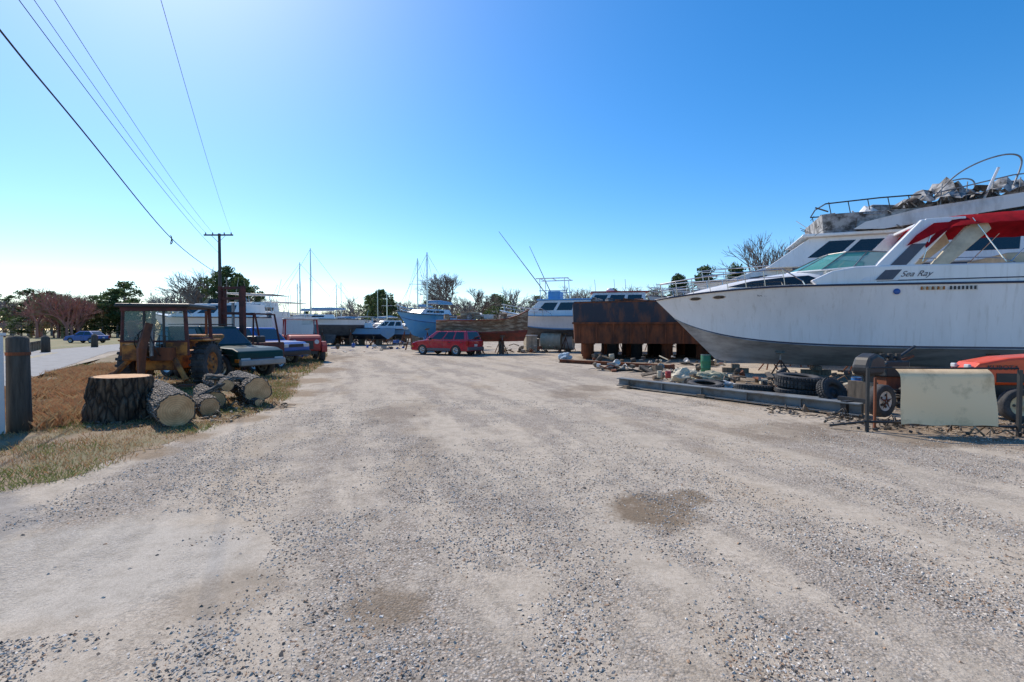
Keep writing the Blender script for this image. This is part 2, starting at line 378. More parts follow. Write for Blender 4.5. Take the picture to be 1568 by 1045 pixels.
wt=[(5.55,0,4.12),(5.7,-.6,4.14),(6.1,-1.02,4.15),(6.65,-1.16,4.13),(7.25,-1.22,4.05)]
for s in(1,-1):
    f=lambda p:Vector((p[0],p[1]*s,p[2]))
    for i in range(4): mb.add('windshield_glass',quad(f(wb[i]),f(wb[i+1]),f(wt[i+1]),f(wt[i])),GLASST)
    mb.add('windshield_frame',tube([f(p) for p in wb],.028,6),WHITE); mb.add('windshield_frame',tube([f(p) for p in wt],.024,6),STEEL)
    for i in range(5): mb.add('windshield_frame',tube([f(wb[i]),f(wt[i])],.020,5),STEEL)
for s in(-1,1):
    A=[(6.35,3.12,1.54),(7.35,3.12,1.54),(8.75,4.78,1.32),(8.75,5.0,1.30),(8.0,5.0,1.30)]
    V=[Vector((x,s*w,z)) for x,z,w in A]+[Vector((x,s*(w-.09),z)) for x,z,w in A]; n=5
    mb.add('radar_arch',(V,[tuple(range(n)),tuple(range(n,2*n))]+[(i,i+n,(i+1)%n+n,(i+1)%n) for i in range(n)]),WHITE,bevel=.02)
    B_=[(6.75,3.16,1.548),(7.2,3.16,1.548),(8.1,4.25,1.405),(7.72,4.25,1.405)]
    mb.add('arch_panel',([Vector((x,s*(w+.012),z)) for x,z,w in B_],[(0,1,2,3)]),GPAN)
    A=[(8.15,3.55,1.50),(8.6,3.55,1.50),(9.7,4.62,1.30),(9.55,4.98,1.28),(9.1,4.70,1.3)]
    V=[Vector((x,s*w,z)) for x,z,w in A]+[Vector((x,s*(w-.07),z)) for x,z,w in A]
    mb.add('aft_arch_leg',(V,[tuple(range(n)),tuple(range(n,2*n))]+[(i,i+n,(i+1)%n+n,(i+1)%n) for i in range(n)]),CREAM,bevel=.02)
mb.add('radar_arch',box(8.6,0,4.98,1.0,2.6,.1),WHITE,bevel=.03)
nx,ny=20,10; V=[];F=[]
for i in range(nx+1):
    for j in range(ny+1):
        u=i/nx;v=j/ny*2-1; x=8.05+u*4.4; z=5.15+.05*math.sin(u*3)-.16*v*v-.62*max(0,1-u*6)**1.2*(.4+.6*abs(v))-.28*max(0,abs(v)-.85)/.15+.035*mn.noise(Vector((x*3,v*4,0)))
        V.append((x,v*1.5,z))
for i in range(nx):
    for j in range(ny): F.append((i*(ny+1)+j,i*(ny+1)+j+1,(i+1)*(ny+1)+j+1,(i+1)*(ny+1)+j))
mb.add('red_canvas_top',(V,F),REDC,True)
for s in(-1,1):
    V=[(8.25,s*1.46,4.85),(8.9,s*1.45,4.86),(8.45,s*1.47,4.62),(7.85,s*1.49,4.30),(7.55,s*1.5,4.18),(7.8,s*1.48,4.5)]
    mb.add('red_canvas_side',(V,[(0,1,2,3,4,5)]),REDC)
    for a,b in(((10.0,3.6),(9.2,4.95)),((10.1,3.6),(11.2,4.95)),((8.0,3.7),(8.3,4.9))): mb.add('canvas_frame',tube([(a[0],s*1.42,a[1]),(b[0],s*1.4,b[1])],.015,5),CHROME)
mb.add('seat_back',box(10.4,0,3.6,.5,2.2,.6),CREAM,bevel=.05)
rails(mb,top,.02,.42,.55,8,r=.018)
def onhull(t,f,du=.12,dz=.05,part='portholes',mat=GLASS):
    p=top(t,f); tx=(top(t+.01,f)-p).normalized(); tz=(top(t,f-.05)-p).normalized(); nn=tx.cross(tz).normalized()
    if nn.y>0: nn=-nn
    for k,(mm,sc,o) in enumerate(((CHROME,1.2,.012),(mat,1,.02))):
        V=[p+nn*o+tx*(du*sc*math.cos(a))+tz*(dz*(1.25 if k==0 else 1)*math.sin(a)) for a in [2*math.pi*i/20 for i in range(20)]]
        mb.add(part,(V,[tuple(range(20))]),mm)
for t in(.125,.195): onhull(t,.14,.19,.055)
def hullbox(t,f,sx,sz,mat,part,o=.015,sy=.03):
    p=top(t,f); mb.add(part,box(p.x,p.y-o,p.z,sx,sy,sz),mat)
for i in range(9): hullbox(.695+i*.006,.085,.045,.10,CREAM if i%2 else RUSTY_O,'engine_vents')
for i in range(7): hullbox(.758+i*.0085,.085,.045,.10,BLK,'engine_vents')
hullbox(.783,.085,.72,.14,WHITE2,'engine_vents',.003,.01)
p=top(.64,.13); mb.add('shore_power_inlet',lathe([(.09,0),(.09,.03),(.02,.04)],(p.x,p.y-.01,p.z),(0,-1,0),16),BLUEP,True)
text(mb,'Sea Ray',.25,(7.4,-1.533,3.24),0,GPAN,.55)
p=top(.30,.17); text(mb,'VA 4192 EK',.13,(p.x,p.y-.03,p.z),-7,GPAN)
for x in(2.9,5.5,8.0,10.6):
    mb.add('timber_cribbing',box(x,0,.09,.9,.25,.18),TIMB); mb.add('timber_cribbing',box(x,0,.25,.25,.7,.14),TIMB)
for x in(4.2,7.0,9.9):
    for s in(-1,1):
        tp=Vector((x,s*1.15,.82))
        for dx,dy in((-.35,.25),(.35,.25),(0,.65)): mb.add('jack_stands',cyl((x+dx,s*(1.15+dy),0),tp-Vector((0,0,.25)),.025,.025,6),RUST)
        mb.add('jack_stands',cyl(tp-Vector((0,0,.4)),tp,.03,.03,8),STEEL); mb.add('jack_stands',box(*tp,.3,.25,.04,rx=s*-18),TIMB)
mb.done()
# ---- flybridge cruiser behind
def crumple(bd,part,x0,y0,nx,ny,dx,dy,z,seed,mat,amp=.5,hole=-.25):
    V=[];F=[]
    for i in range(nx):
        for j in range(ny):
            x=x0+i*dx;y=y0+j*dy; e=math.sin(math.pi*i/(nx-1))*math.sin(math.pi*j/(ny-1))
            zz=z+amp*e*(.6+mn.noise(Vector((x*1.3,y*1.3,seed))))+.22*mn.noise(Vector((x*4,y*4,seed+1))); V.append((x+.12*mn.noise(Vector((x*5,y*3,seed))),y+.12*mn.noise(Vector((x*5,y,2))),zz))
    for i in range(nx-1):
        for j in range(ny-1):
            if mn.noise(Vector((i*.7,j*.7,seed)))>hole: F.append((i*ny+j,i*ny+j+1,(i+1)*ny+j+1,(i+1)*ny+j))
    bd.add(part,(V,F),mat,False)
def fbx(bd,top):
    for s in(-1,1):
        bd.add('side_deck_stripe',box(8.5,s*1.86,4.2,9,.02,.08),NAVY)
        P=[(5.3,s*1.35,7.0),(7.2,s*1.5,7.05),(8.6,s*1.5,7.05)]
        bd.add('flybridge_rail',tube(P,.03,5),BLK)
        for x in(5.5,6.2,6.9,7.6,8.3): bd.add('flybridge_rail',tube([(x,s*1.45,6.5),(x-.1,s*1.45,7.04)],.02,5),BLK)
        V=[(6.3,s*1.95,5.78),(7.2,s*2.0,5.72),(13.2,s*2.1,6.45),(13.2,s*2.1,6.85),(8.5,s*2.0,6.38),(6.6,s*1.95,5.98)]
        V2=[(x,y-s*.5,z+.02) for x,y,z in V]
        bd.add('boat_deck_brow',(V+V2,[tuple(range(6)),tuple(range(6,12))]+[(i,(i+1)%6,(i+1)%6+6,i+6) for i in range(6)]),WHITE2,bevel=.04)
        bd.add('brow_window_band',box(10.8,s*1.63,5.95,4.2,.05,.5,ry=-6),GLASS)  # dark glass window band under the boat deck brow
        P=catmull([(9.0,s*1.5,6.9),(9.7,s*1.55,7.7),(10.5,s*1.6,8.15),(11.3,s*1.6,8.3),(11.65,s*1.6,8.0),(11.4,s*1.6,7.0)],6)
        bd.add('tower_rail',tube(P,.03,6),STEEL,True)
        bd.add('tower_rail',tube([(8.8,s*1.55,7.0),(11.4,s*1.6,7.5),(13.2,s*1.6,7.6)],.025,5),STEEL)
        for x in(9.2,10.0,10.8,11.6,12.5): bd.add('tower_rail',tube([(x,s*1.56,6.5),(x+.05,s*1.56,7.4)],.02,5),STEEL)
    bd.add('flybridge_rail',tube([(5.3,-1.35,7.0),(5.2,0,7.05),(5.3,1.35,7.0)],.03,5),BLK)
    bd.add('antenna_mast',tube([(10.2,-1.75,5.9),(10.9,-1.75,7.8)],.045,6),WHITE)
    bd.add('boat_deck',box(10.8,0,6.3,4.8,3.3,.12,ry=-4),WHITE2)
    bd.add('flybridge_seats',box(7.8,.3,6.75,1.2,1.4,.5,ry=6),GREYW,bevel=.1)
    crumple(bd,'torn_canvas',7.9,-1.9,18,10,.2,.34,6.75,3,GREYW,1.1)
    crumple(bd,'tarpaulin',10.0,-1.9,18,10,.2,.34,6.9,17,GREYW,.9)
    crumple(bd,'torn_canvas',6.0,-1.7,10,6,.2,.34,6.4,23,WHITE2,.4,0)
    for i in range(90):
        a=Vector((random.uniform(4.8,12.5),random.uniform(-2.0,1),random.uniform(5.7,6.8))); d=Vector((random.uniform(-.7,.7),random.uniform(-.4,.4),random.uniform(-.4,.4)))
        bd.add('deck_debris',tube([a,a+d],random.uniform(.012,.035),4),random.choice([BLK,GREYW,DARK,WHITE2]))
gboat('flybridge_motor_yacht',(8.95,24),-20,14.5,4.2,.9,3.95,3.95,side=WHITE,cabs=[
  cab('foredeck_house',(1.6,6,1.5,3.9),(3.2,6,1.25,4.45),WHITE2),
  cab('saloon',(3.0,12.5,1.75,4.3),(4.7,12.5,1.55,5.55),WHITE,sides=((.12,.24),(.26,.4),(.45,.62),(.68,.9)),e0=((.04,.32),(.36,.64),(.68,.96)),v=(.3,.85)),
  cab('saloon_roof',(4.3,13,1.8,5.55),(4.4,13,1.8,5.68),WHITE),
  cab('flybridge',(5.2,8.8,1.55,5.68),(5.1,8.8,1.65,6.5),GREYW,sides=(),v=(.3,.7))],extra=fbx)
gboat('derelict_motor_yacht',(18.0,28.5),-25,13,4.6,1.2,4.4,4.6,side=WHITE2,cabs=[
  cab('saloon',(1.6,12,1.9,4.3),(2.2,12,1.7,5.5),WHITE2,sides=((.05,.2),(.25,.45),(.5,.8)),e0=((.05,.45),(.55,.95)))],rail=True)
# ---- other boats right-of-centre
def spx(bd,top):
    for s in(-1,1):
        for x in(3.4,5.2): bd.add('tower_frame',tube([(x,s*1.1,3.6),(x-.1,s*.95,5.25)],.03,5),WHITE)
        bd.add('tower_frame',tube([(3.0,s*.95,5.3),(5.4,s*.95,5.3)],.04,5),WHITE)
        bd.add('outrigger',tube([(3.8,s*1.2,4.2),(1.2+.3*s,s*3.2,8.4)],[.04,.018],5),STEEL)
        bd.add('tower_frame',tube([(3.3,s*1.1,4.4),(5.3,s*1.1,4.4)],.025,5),BLUEP)
    for x in(3.3,4.2,5.3): bd.add('tower_frame',tube([(x,-.95,5.3),(x,.95,5.3)],.03,5),WHITE)
    bd.add('console',box(4.3,0,4.0,.9,1.4,.8),HULLB,bevel=.05)
gboat('sport_fishing_boat',(-0.9,37),-16,9.5,3.3,.9,2.6,3.1,side=WHITE,stripe=LBLUE,cabs=[
  cab('cabin',(2.2,7,1.25,2.6),(3.3,7,1.1,3.7),WHITE,sides=((.15,.4),(.45,.7)),e0=((.05,.3),(.35,.65),(.7,.95)),v=(.35,.85)),
  cab('cabin_trim',(3.1,7.1,1.15,3.7),(3.15,7.1,1.15,3.8),HULLB)],extra=spx)
def wwx(bd,top):
    for s in(-1,1):
        for f in(.25,.5,.75): bd.add('plank_seams',tube([top(t/20,f,s)+Vector((0,s*.008,0)) for t in range(1,21)],.010,4),DARK)
    for i in range(20): bd.add('deck_junk',box(random.uniform(1,5.5),random.uniform(-.7,.7),2.4+random.random()*.2,random.uniform(.2,.8),random.uniform(.1,.4),random.uniform(.1,.35),rz=random.uniform(0,90),rx=random.uniform(-20,20)),random.choice([BROWN,TIMB,GREYW,WHITE2]))
gboat('wooden_workboat',(1.1,32.6),186,6.1,2.5,.8,2.25,2.95,side=BROWN,stripe=REDB,bottom=REDB,rail=False,rake=(.01,.05),stemc=.05,cabs=[
  cab('engine_box',(3.2,4.6,.7,2.3),(3.3,4.5,.6,2.75),BROWN)],extra=wwx)
def wbx(bd,top):
    bd.add('radar_dome',lathe([(.3,0),(.3,.15),(.1,.3)],(4.2,0,4.35),(0,0,1),14),WHITE,True)
    for x in(3.2,4.6,5.4): bd.add('antenna',tube([(x,.3,4.2),(x-.1,.3,5.3)],.015,4),STEEL)
gboat('white_cabin_boat',(3.0,36),-8,8.5,3.2,.9,3.0,3.3,side=WHITE2,cabs=[cab('cabin',(2.2,6.6,1.2,3.0),(3.0,6.6,1.0,4.25),WHITE,sides=W3,e0=((.05,.45),(.55,.95)),v=(.35,.85)),
  cab('roof_edge',(2.8,6.9,1.1,4.25),(2.8,6.9,1.1,4.33),TRED)],extra=wbx)
gboat('moored_cruiser',(8.9,32),-15,10,3.4,.9,3.6,3.9,side=WHITE,cabs=[cab('cabin',(2.4,8,1.3,3.5),(3.6,8,1.1,4.6),WHITE,sides=W3,e0=((.05,.45),(.55,.95)),v=(.35,.85))])
gboat('trawler_boat',(12.5,38),-15,11,3.6,.9,3.9,4.3,side=WHITE2,cabs=[cab('cabin',(2.8,8,1.4,3.8),(3.4,8,1.3,5.2),WHITE,sides=W3,e0=((.05,.45),(.55,.95)),v=(.45,.85))],clutter=1)
# ---- rusty steel barge
bg=Bld('rusty_steel_barge',(3.35,26.2,0),-7)
bg.add('lower_plating',extr([(0.05,.85),(9.5,.85),(9.5,1.95),(0,1.95)],0,6),RUST)
bg.add('upper_plating',extr([(-.02,1.95),(9.5,1.95),(9.5,3.0),(4,3.08),(-.06,3.02)],-.03,6.03),RUSTD)
for x in np.arange(.3,9.4,.9): bg.add('frames',box(x,-.05,1.4,.07,.06,1.05),RUST)
bg.add('rub_plate',box(4.7,-.06,1.95,9.6,.09,.10),RUST); bg.add('coaming',tube([(0,0,3.06),(4,0,3.12),(9.5,0,3.05)],.05,6),RUST)
for x in(.8,2.1,3.4,5.0,6.8,8.6):
    for y in(.5,3,5.4): bg.add('pipe_piers',lathe([(.30,0),(.30,.78),(.36,.79),(.36,.85)],(x,y,0),(0,0,1),16),random.choice([BLK,RUST,RUSTD]),True)
for i in range(24): bg.add('deck_scrap',box(random.uniform(1,8),random.uniform(.3,3),3.15+random.random()*.12,random.uniform(.2,.9),random.uniform(.2,.6),random.uniform(.1,.3),rz=random.uniform(0,90),rx=random.uniform(-20,20)),random.choice([RUST,GREYW,TIMB,WHITE2]))
bg.done()
# ---- sailboats
def sail(name,bow,rz,L,B,zk,zm,mh,bottom,side=WHITE,masts=(.42,),rake=(.06,.2)):
    def ex(bd,top):
        for m in masts:
            bd.add('mast',cyl((L*m,0,zm),(L*m,0,mh),.075,.05,8),CHROME)
            bd.add('boom',cyl((L*m,0,zm+.9),(L*m+L*.38,0,zm+.95),.05,.05,8),CHROME)
            bd.add('furled_sail',tube([(L*m+.1,0,zm+1.02),(L*m+L*.2,0,zm+1.08),(L*m+L*.37,0,zm+1.02)],[.12,.1,.06],8),LBLUE,True)
            for s in(-1,1):
                bd.add('shrouds',tube([(L*m+.1,s*B*.46,zm),(L*m,0,mh-.2)],.012,4),WIRE)
                bd.add('spreaders',tube([(L*m,0,zm+(mh-zm)*.55),(L*m,s*B*.3,zm+(mh-zm)*.56)],.025,5),CHROME)
            bd.add('shrouds',tube([(.1,0,zm+.3),(L*m,0,mh-.1)],.012,4),WIRE); bd.add('shrouds',tube([(L-.1,0,zm),(L*m,0,mh-.1)],.012,4),WIRE)
        bd.add('keel',extr([(L*.35,zk+.3),(L*.7,zk+.3),(L*.66,.2),(L*.42,.2)],.12),bottom,bevel=.05)
        for s in(-1,1): bd.add('cabin_ports',box(L*.45,s*B*.27,zm+.2,.5,.03,.12),GLASS)
    gboat(name,bow,rz,L,B,zk,zm,zm+.25,side=side,bottom=bottom,zc=zk+.75*(zm-zk)*.8,cabs=[cab('coachroof',(L*.22,L*.68,B*.28,zm),(L*.3,L*.66,B*.24,zm+.42),WHITE,sides=((.15,.35),(.45,.75)),v=(.35,.75))],extra=ex,rake=rake)
sail('sailboat',(-8.5,35.5),50,7.0,3.0,1.0,2.75,7.6,HULLB,side=HULLB)
sail('sailboat',(-9.9,43),75,9,3.0,1.1,2.9,8.4,BLUEB,masts=(.38,))
sail('sailboat',(-26,50),20,9,3.0,1.0,2.7,8.7,BOTT); sail('sailboat',(-24,48),15,9,3.0,1.0,2.7,9.8,BOTT)
sail('sailboat',(-33,80),25,9,3.0,1.0,2.7,9.2,BOTT); sail('sailboat',(-34,85),20,9,3.0,1.0,2.7,10,BLUEB)
sail('sailboat',(-24,74),10,8,2.8,1.0,2.5,7.6,BLUEB); sail('sailboat',(-19,68),80,8,2.8,1.0,2.5,7.2,BOTT); sail('sailboat',(-30,62),70,8,2.8,1.0,2.5,7.8,BOTT)
gboat('cabin_cruiser',(-22.0,29.5),-8,9,3.2,.7,2.35,2.7,side=WHITE,cabs=[cab('cabin',(2.2,6.8,1.3,2.3),(3.9,6.8,1.05,3.1),WHITE,sides=W3,e0=((.05,.45),(.55,.95)),v=(.3,.85))],clutter=1)
gboat('cabin_cruiser',(-24.5,36.5),-4,9,3.0,.7,2.7,3.0,side=WHITE2,cabs=[cab('cabin',(2.2,6.6,1.2,2.6),(3.6,6.6,.95,3.6),WHITE,sides=W3,e0=((.05,.45),(.55,.95)),v=(.3,.85))],clutter=1)
gboat('cabin_cruiser',(-19.2,33),-12,5.6,2.4,.5,2.0,2.3,side=WHITE,stripe=LBLUE,cabs=[cab('cabin',(1.6,4,.95,1.9),(2.6,4,.8,2.8),WHITE,sides=W3,v=(.3,.85))],clutter=1)
k=0
for px,d in((-.40,70),(-.375,62),(-.36,78),(-.335,66),(-.31,74),(-.285,60),(-.26,70),(-.235,55),(-.42,82),(-.45,55),(-.345,52),(-.30,52),(-.39,48)):
    k+=1; L=random.uniform(6.5,9)
    gboat('motorboat',(px*d-1.5,d),random.choice([60,75,20,100,-20]),L,2.8,.6,random.uniform(1.6,2.0),None,side=random.choice([WHITE,WHITE2,WHITE,LBLUE]),bottom=random.choice([BOTT,BLUEB,NAVY]),rail=False,
      cabs=[cab('cabin',(L*.28,L*.66,1.0,1.7),(L*.42,L*.64,.8,random.uniform(2.2,2.7)),WHITE,sides=W3,e0=((.05,.95),),v=(.35,.85))],clutter=k%2)
# ------------------------------------------------------------------ vehicles
top=[(-2.2,.28),(-2.22,.95),(.95,.97),(1.7,.88),(2.15,.76),(2.22,.55),(2.2,.28)]
car('red_station_wagon',(-4.15,30.8,0),150,4.4,1.72,.28,top,[-1.3,1.32],.33,CARRED,((-2.14,1.15,.80,.95),(-1.95,.35,.62,1.52)),((.07,.30),(.34,.56),(.60,.86)),clad=M('grey_cladding',(.12,.12,.13),None,3,.6),rack=True).done()
top=[(-2.1,.45),(-2.12,1.05),(.62,1.06),(1.8,1.00),(2.05,.90),(2.1,.62),(2.08,.45)]
pk=car('green_suv',(-10.1,16.6,0),-22,4.2,1.75,.42,top,[-1.35,1.28],.39,TEAL,((-2.05,.70,.82,1.04),(-1.85,.02,.68,1.72)),((.06,.28),(.33,.58),(.63,.88)),clad=M('silver_trim',(.30,.30,.30),None,3,.4),rack=True)
for s in(-1,1): pk.add('pinstripe',box(0,s*.879,.80,3.7,.006,.02),GPAN)
pk.done()
car('blue_car',(-51,58,0),175,4.3,1.7,.28,[(-2.1,.28),(-2.15,.9),(.95,.95),(1.9,.8),(2.15,.6),(2.15,.28)],[-1.3,1.3],.32,BLUEP,((-1.7,1.1,.78,.92),(-1.0,.3,.62,1.42)),((.1,.45),(.5,.85))).done()
car('blue_pickup_truck',(-11.9,22.0,0),-15,4.9,1.8,.45,[(-2.45,.45),(-2.45,1.12),(-.3,1.12),(.9,1.12),(2.2,1.05),(2.45,.9),(2.45,.45)],[-1.5,1.5],.38,BLUEP,((-.35,1.25,.84,1.1),(-.25,.7,.7,1.7)),((.1,.5),(.55,.85))).done()
rt=Bld('red_utility_truck',(-10.9,25.0,0),-60)
rt.add('chassis',box(0,0,.5,3.4,1.0,.2),BLK)
rt.add('hood',extr([(.3,.55),(1.75,.55),(1.8,1.15),(1.6,1.32),(.3,1.38)],.72),TRED,bevel=.06)
for s in(-1,1):
    rt.add('fenders',extr([(.6,.5),(.62,.85),(.85,1.02),(1.6,1.02),(1.85,.8),(1.85,.5),(1.68,.5),(1.5,.75),(1.0,.75),(.8,.5)],s*.72,s*.98),TRED,bevel=.03)
    for x in(-1.1,1.2): wheel(rt,'wheels',(x,s*.82,.4),.4,.24,RIM)
    rt.add('cab_frame',tube([(.3,s*.78,1.3),(.1,s*.74,2.1),(-.9,s*.74,2.12),(-1.0,s*.78,1.2)],.045,6),TRED)
    rt.add('cab_side',extr([(-1.0,.55),(.3,.55),(.3,1.38),(-.3,1.3),(-1.0,1.35)],s*.76,s*.82),TRED,bevel=.02)
    rt.add('lamps',lathe([(.12,0),(.1,.06)],(1.78,s*.5,1.0),(1,0,0),12),LAMP)
rt.add('cab_roof',box(-.4,0,2.16,1.35,1.65,.08),WHITE2,bevel=.03); rt.add('windshield',quad((.3,-.72,1.4),(.3,.72,1.4),(.12,.68,2.08),(.12,-.68,2.08)),GLASSC)
rt.add('bed',box(-1.5,0,.95,1.0,1.6,.6),TRED,bevel=.02); rt.add('grille',box(1.79,0,.85,.03,.7,.4),BLK); rt.add('seat',box(-.6,0,1.1,.5,1.3,.5),BLK,bevel=.05)
rt.done()
fk=Bld('forklift',(-10.35,17.9,0),-12)
for s in(-1,1):
    fk.add('mast',box(s*.48,0,1.65,.12,.14,3.1),MAROON); fk.add('mast',box(s*.34,.04,1.6,.07,.1,2.9),MAROON)
    fk.add('forks',box(s*.3,-.55,.35,.1,1.1,.05),BLK); wheel(fk,'wheels',(s*.55,.35,.32),.32,.22,RIM,ax=(1,0,0)); wheel(fk,'wheels',(s*.5,1.9,.28),.28,.2,RIM,ax=(1,0,0))
    fk.add('overhead_guard',tube([(s*.45,.5,.9),(s*.45,.55,2.2),(s*.45,1.7,2.2),(s*.45,2.0,1.0)],.04,6),MAROON)
for z in(.5,1.2,2.2,2.75,3.14): fk.add('mast',box(0,0,z,1.0,.08,.09),MAROON)
fk.add('mast',cyl((0,.05,.4),(0,.05,2.6),.05,.05,8),STEEL)
for y in(.6,.9,1.2,1.5): fk.add('overhead_guard',box(0,y,2.22,.9,.05,.04),MAROON)
fk.add('body',box(0,1.5,.75,1.0,1.5,.7),MAROON,bevel=.06); fk.add('seat',box(0,1.2,1.2,.5,.5,.3),BLK,bevel=.05)
fk.done()
bt=Bld('backhoe_tractor',(-9.75,13.7,0),8)
for s in(-1,1):
    for y,x in((-.62,.82),(.75,.82)): bt.add('cab_frame',tube([(s*x,y,.9),(s*(x-.06),y,2.2)],.05,6),MAROON)
    bt.add('cab_frame',tube([(s*.8,-.62,1.35),(s*.8,.75,1.35)],.04,6),MAROON)
    bt.add('cab_frame',tube([(s*.25,-.66,1.0),(s*.24,-.66,2.18)],.03,6),BLK)
    wheel(bt,'rear_wheels',(s*.93,.2,.62),.62,.36,RUSTY_O,ax=(1,0,0),rimR=.55)
    for k in range(22):
        a=2*math.pi*k/22
        for q in(-1,1): bt.add('tread_lugs',box(s*.93+q*.08,.2+.62*math.cos(a),.62+.62*math.sin(a),.2,.05,.07,rx=math.degrees(a),rz=0),RUB)
    wheel(bt,'front_wheels',(s*.8,2.4,.4),.4,.25,RUSTY_O,ax=(1,0,0))
    bt.add('fenders',box(s*.92,.2,1.3,.4,1.0,.05),RUSTY_O,bevel=.02)
    bt.add('stabilizers',tube([(s*.55,-.75,.8),(s*.95,-1.0,.25)],.07,6),RUSTY_O); bt.add('stabilizers',box(s*.98,-1.03,.12,.3,.3,.05),RUST)
    bt.add('cab_panels',box(s*.55,-.66,1.08,.55,.04,.36),RUSTY_O)
bt.add('cab_roof',box(0,.06,2.25,1.86,1.6,.11),BLK,bevel=.04); bt.add('cab_frame',box(0,-.66,2.15,1.62,.06,.1),MAROON); bt.add('cab_frame',box(0,-.66,1.28,1.66,.05,.05),MAROON)
bt.add('cab_glass',quad((-.76,-.64,1.3),(-.27,-.64,1.3),(-.27,-.64,2.1),(-.76,-.64,2.1)),GLASSC); bt.add('cab_glass',quad((-.22,-.64,1.3),(.76,-.64,1.3),(.76,-.64,2.1),(-.22,-.64,2.1)),GLASSC)
bt.add('chassis',box(0,.6,.75,.9,2.6,.5),RUSTY_O,bevel=.04); bt.add('engine_hood',box(0,2.0,1.15,.75,1.5,.6),RUSTY_O,bevel=.08)
bt.add('seat',box(.1,.1,1.15,.5,.45,.12),BLK,bevel=.04); bt.add('seat',box(.1,.3,1.45,.5,.1,.5),BLK,bevel=.04)
bt.add('steering_wheel',lathe([(.2,-.012),(.22,0),(.2,.012),(.18,0),(.2,-.012)],(0,-.25,1.5),(0,.5,1),18,False),BLK)
bt.add('boom',extr([(-.95,.6),(-.75,.55),(-.62,1.2),(-.9,1.85),(-1.05,1.8),(-.88,1.15)],-.12,.12),RUST,bevel=.02)
bt.add('dipper_arm',tube([(.05,-.98,1.75),(.02,-1.25,1.1),(0,-1.25,.45)],[.11,.13,.09],4),RUST)
bt.add('dipper_arm',tube([(.12,-1.0,.9),(.1,-.98,1.6)],.045,8),STEEL)
bt.add('control_box',box(-.35,-.85,1.0,.5,.35,.45),RUSTY_O,bevel=.05)
bt.add('control_levers',box(.3,-.8,.95,.5,.3,.35),RUST,bevel=.03)
for x in(-.3,-.15,.0,.2,.35): bt.add('control_levers',tube([(x,-.8,1.1),(x+.03,-.85,1.45)],.014,5),BLK)
bt.add('bucket',extr([(-1.5,.05),(-1.05,.05),(-1.0,.45),(-1.15,.5),(-1.45,.35)],-.3,.3),RUST,bevel=.02)
bt.add('exhaust',cyl((.2,1.8,1.4),(.2,1.8,2.2),.04,.04,8),RUST)
for i in range(5): bt.add('hoses',tube(catmull([(random.uniform(-.3,.3),-.8,.8),(random.uniform(-.3,.3),-1.15,1.0+.1*i),(0,-1.0,1.7)],5),.014,5),BLK)
bt.done()
ot=Bld('orange_compact_tractor',(9.5,8.75,0),168)
hood=[(-.1,.62),(1.0,.60),(1.18,.66),(1.2,.86),(1.05,1.0),(.6,1.1),(-.1,1.16)]
ot.add('hood',extr(hood,.30),ORANGE,bevel=.05)
ot.add('grille',box(1.19,0,.76,.03,.42,.2),BLK,bevel=.01)
for s in(-1,1):
    ot.add('side_grille',box(.45,s*.305,.74,.7,.012,.16),BLK)
    wheel(ot,'front_wheels',(.62,s*.54,.29),.29,.19,RIMT); wheel(ot,'rear_wheels',(-.95,s*.58,.48),.48,.3,RIMT,rimR=.55)
    ot.add('fenders',extr([(-1.5,.75),(-1.4,1.0),(-1.0,1.08),(-.5,1.0),(-.35,.75),(-.45,.75),(-.6,.93),(-1.0,1.0),(-1.35,.93),(-1.43,.75)],s*.4,s*.72),ORANGE,bevel=.02)
    ot.add('lamps',box(1.17,s*.18,.93,.06,.13,.08),LAMP,bevel=.02)
    ot.add('roll_bar',tube([(-1.25,s*.45,.7),(-1.25,s*.45,1.9)],.035,8),BLK)
ot.add('roll_bar',tube([(-1.25,-.45,1.9),(-1.25,.45,1.9)],.035,8),BLK)
ot.add('chassis',box(0,0,.5,2.1,.34,.25),BLK,bevel=.02); ot.add('front_axle',box(.62,0,.32,.12,.95,.12),BLK)
ot.add('seat',box(-.8,0,.98,.42,.45,.1),BLK,bevel=.04); ot.add('seat',box(-1.0,0,1.2,.1,.45,.42),BLK,bevel=.04)
ot.add('steering',cyl((-.15,0,1.1),(-.3,0,1.3),.02,.02,6),BLK); ot.add('steering',lathe([(.17,-.012),(.19,0),(.17,.012),(.15,0),(.17,-.012)],(-.3,0,1.3),(-.5,0,1),18,False),BLK)
ot.add('footplate',box(-.3,0,.48,.5,1.1,.03),BLK)
text(ot,'KUBOTA',.12,(.95,.315,.88),180,BLK)
ot.done()
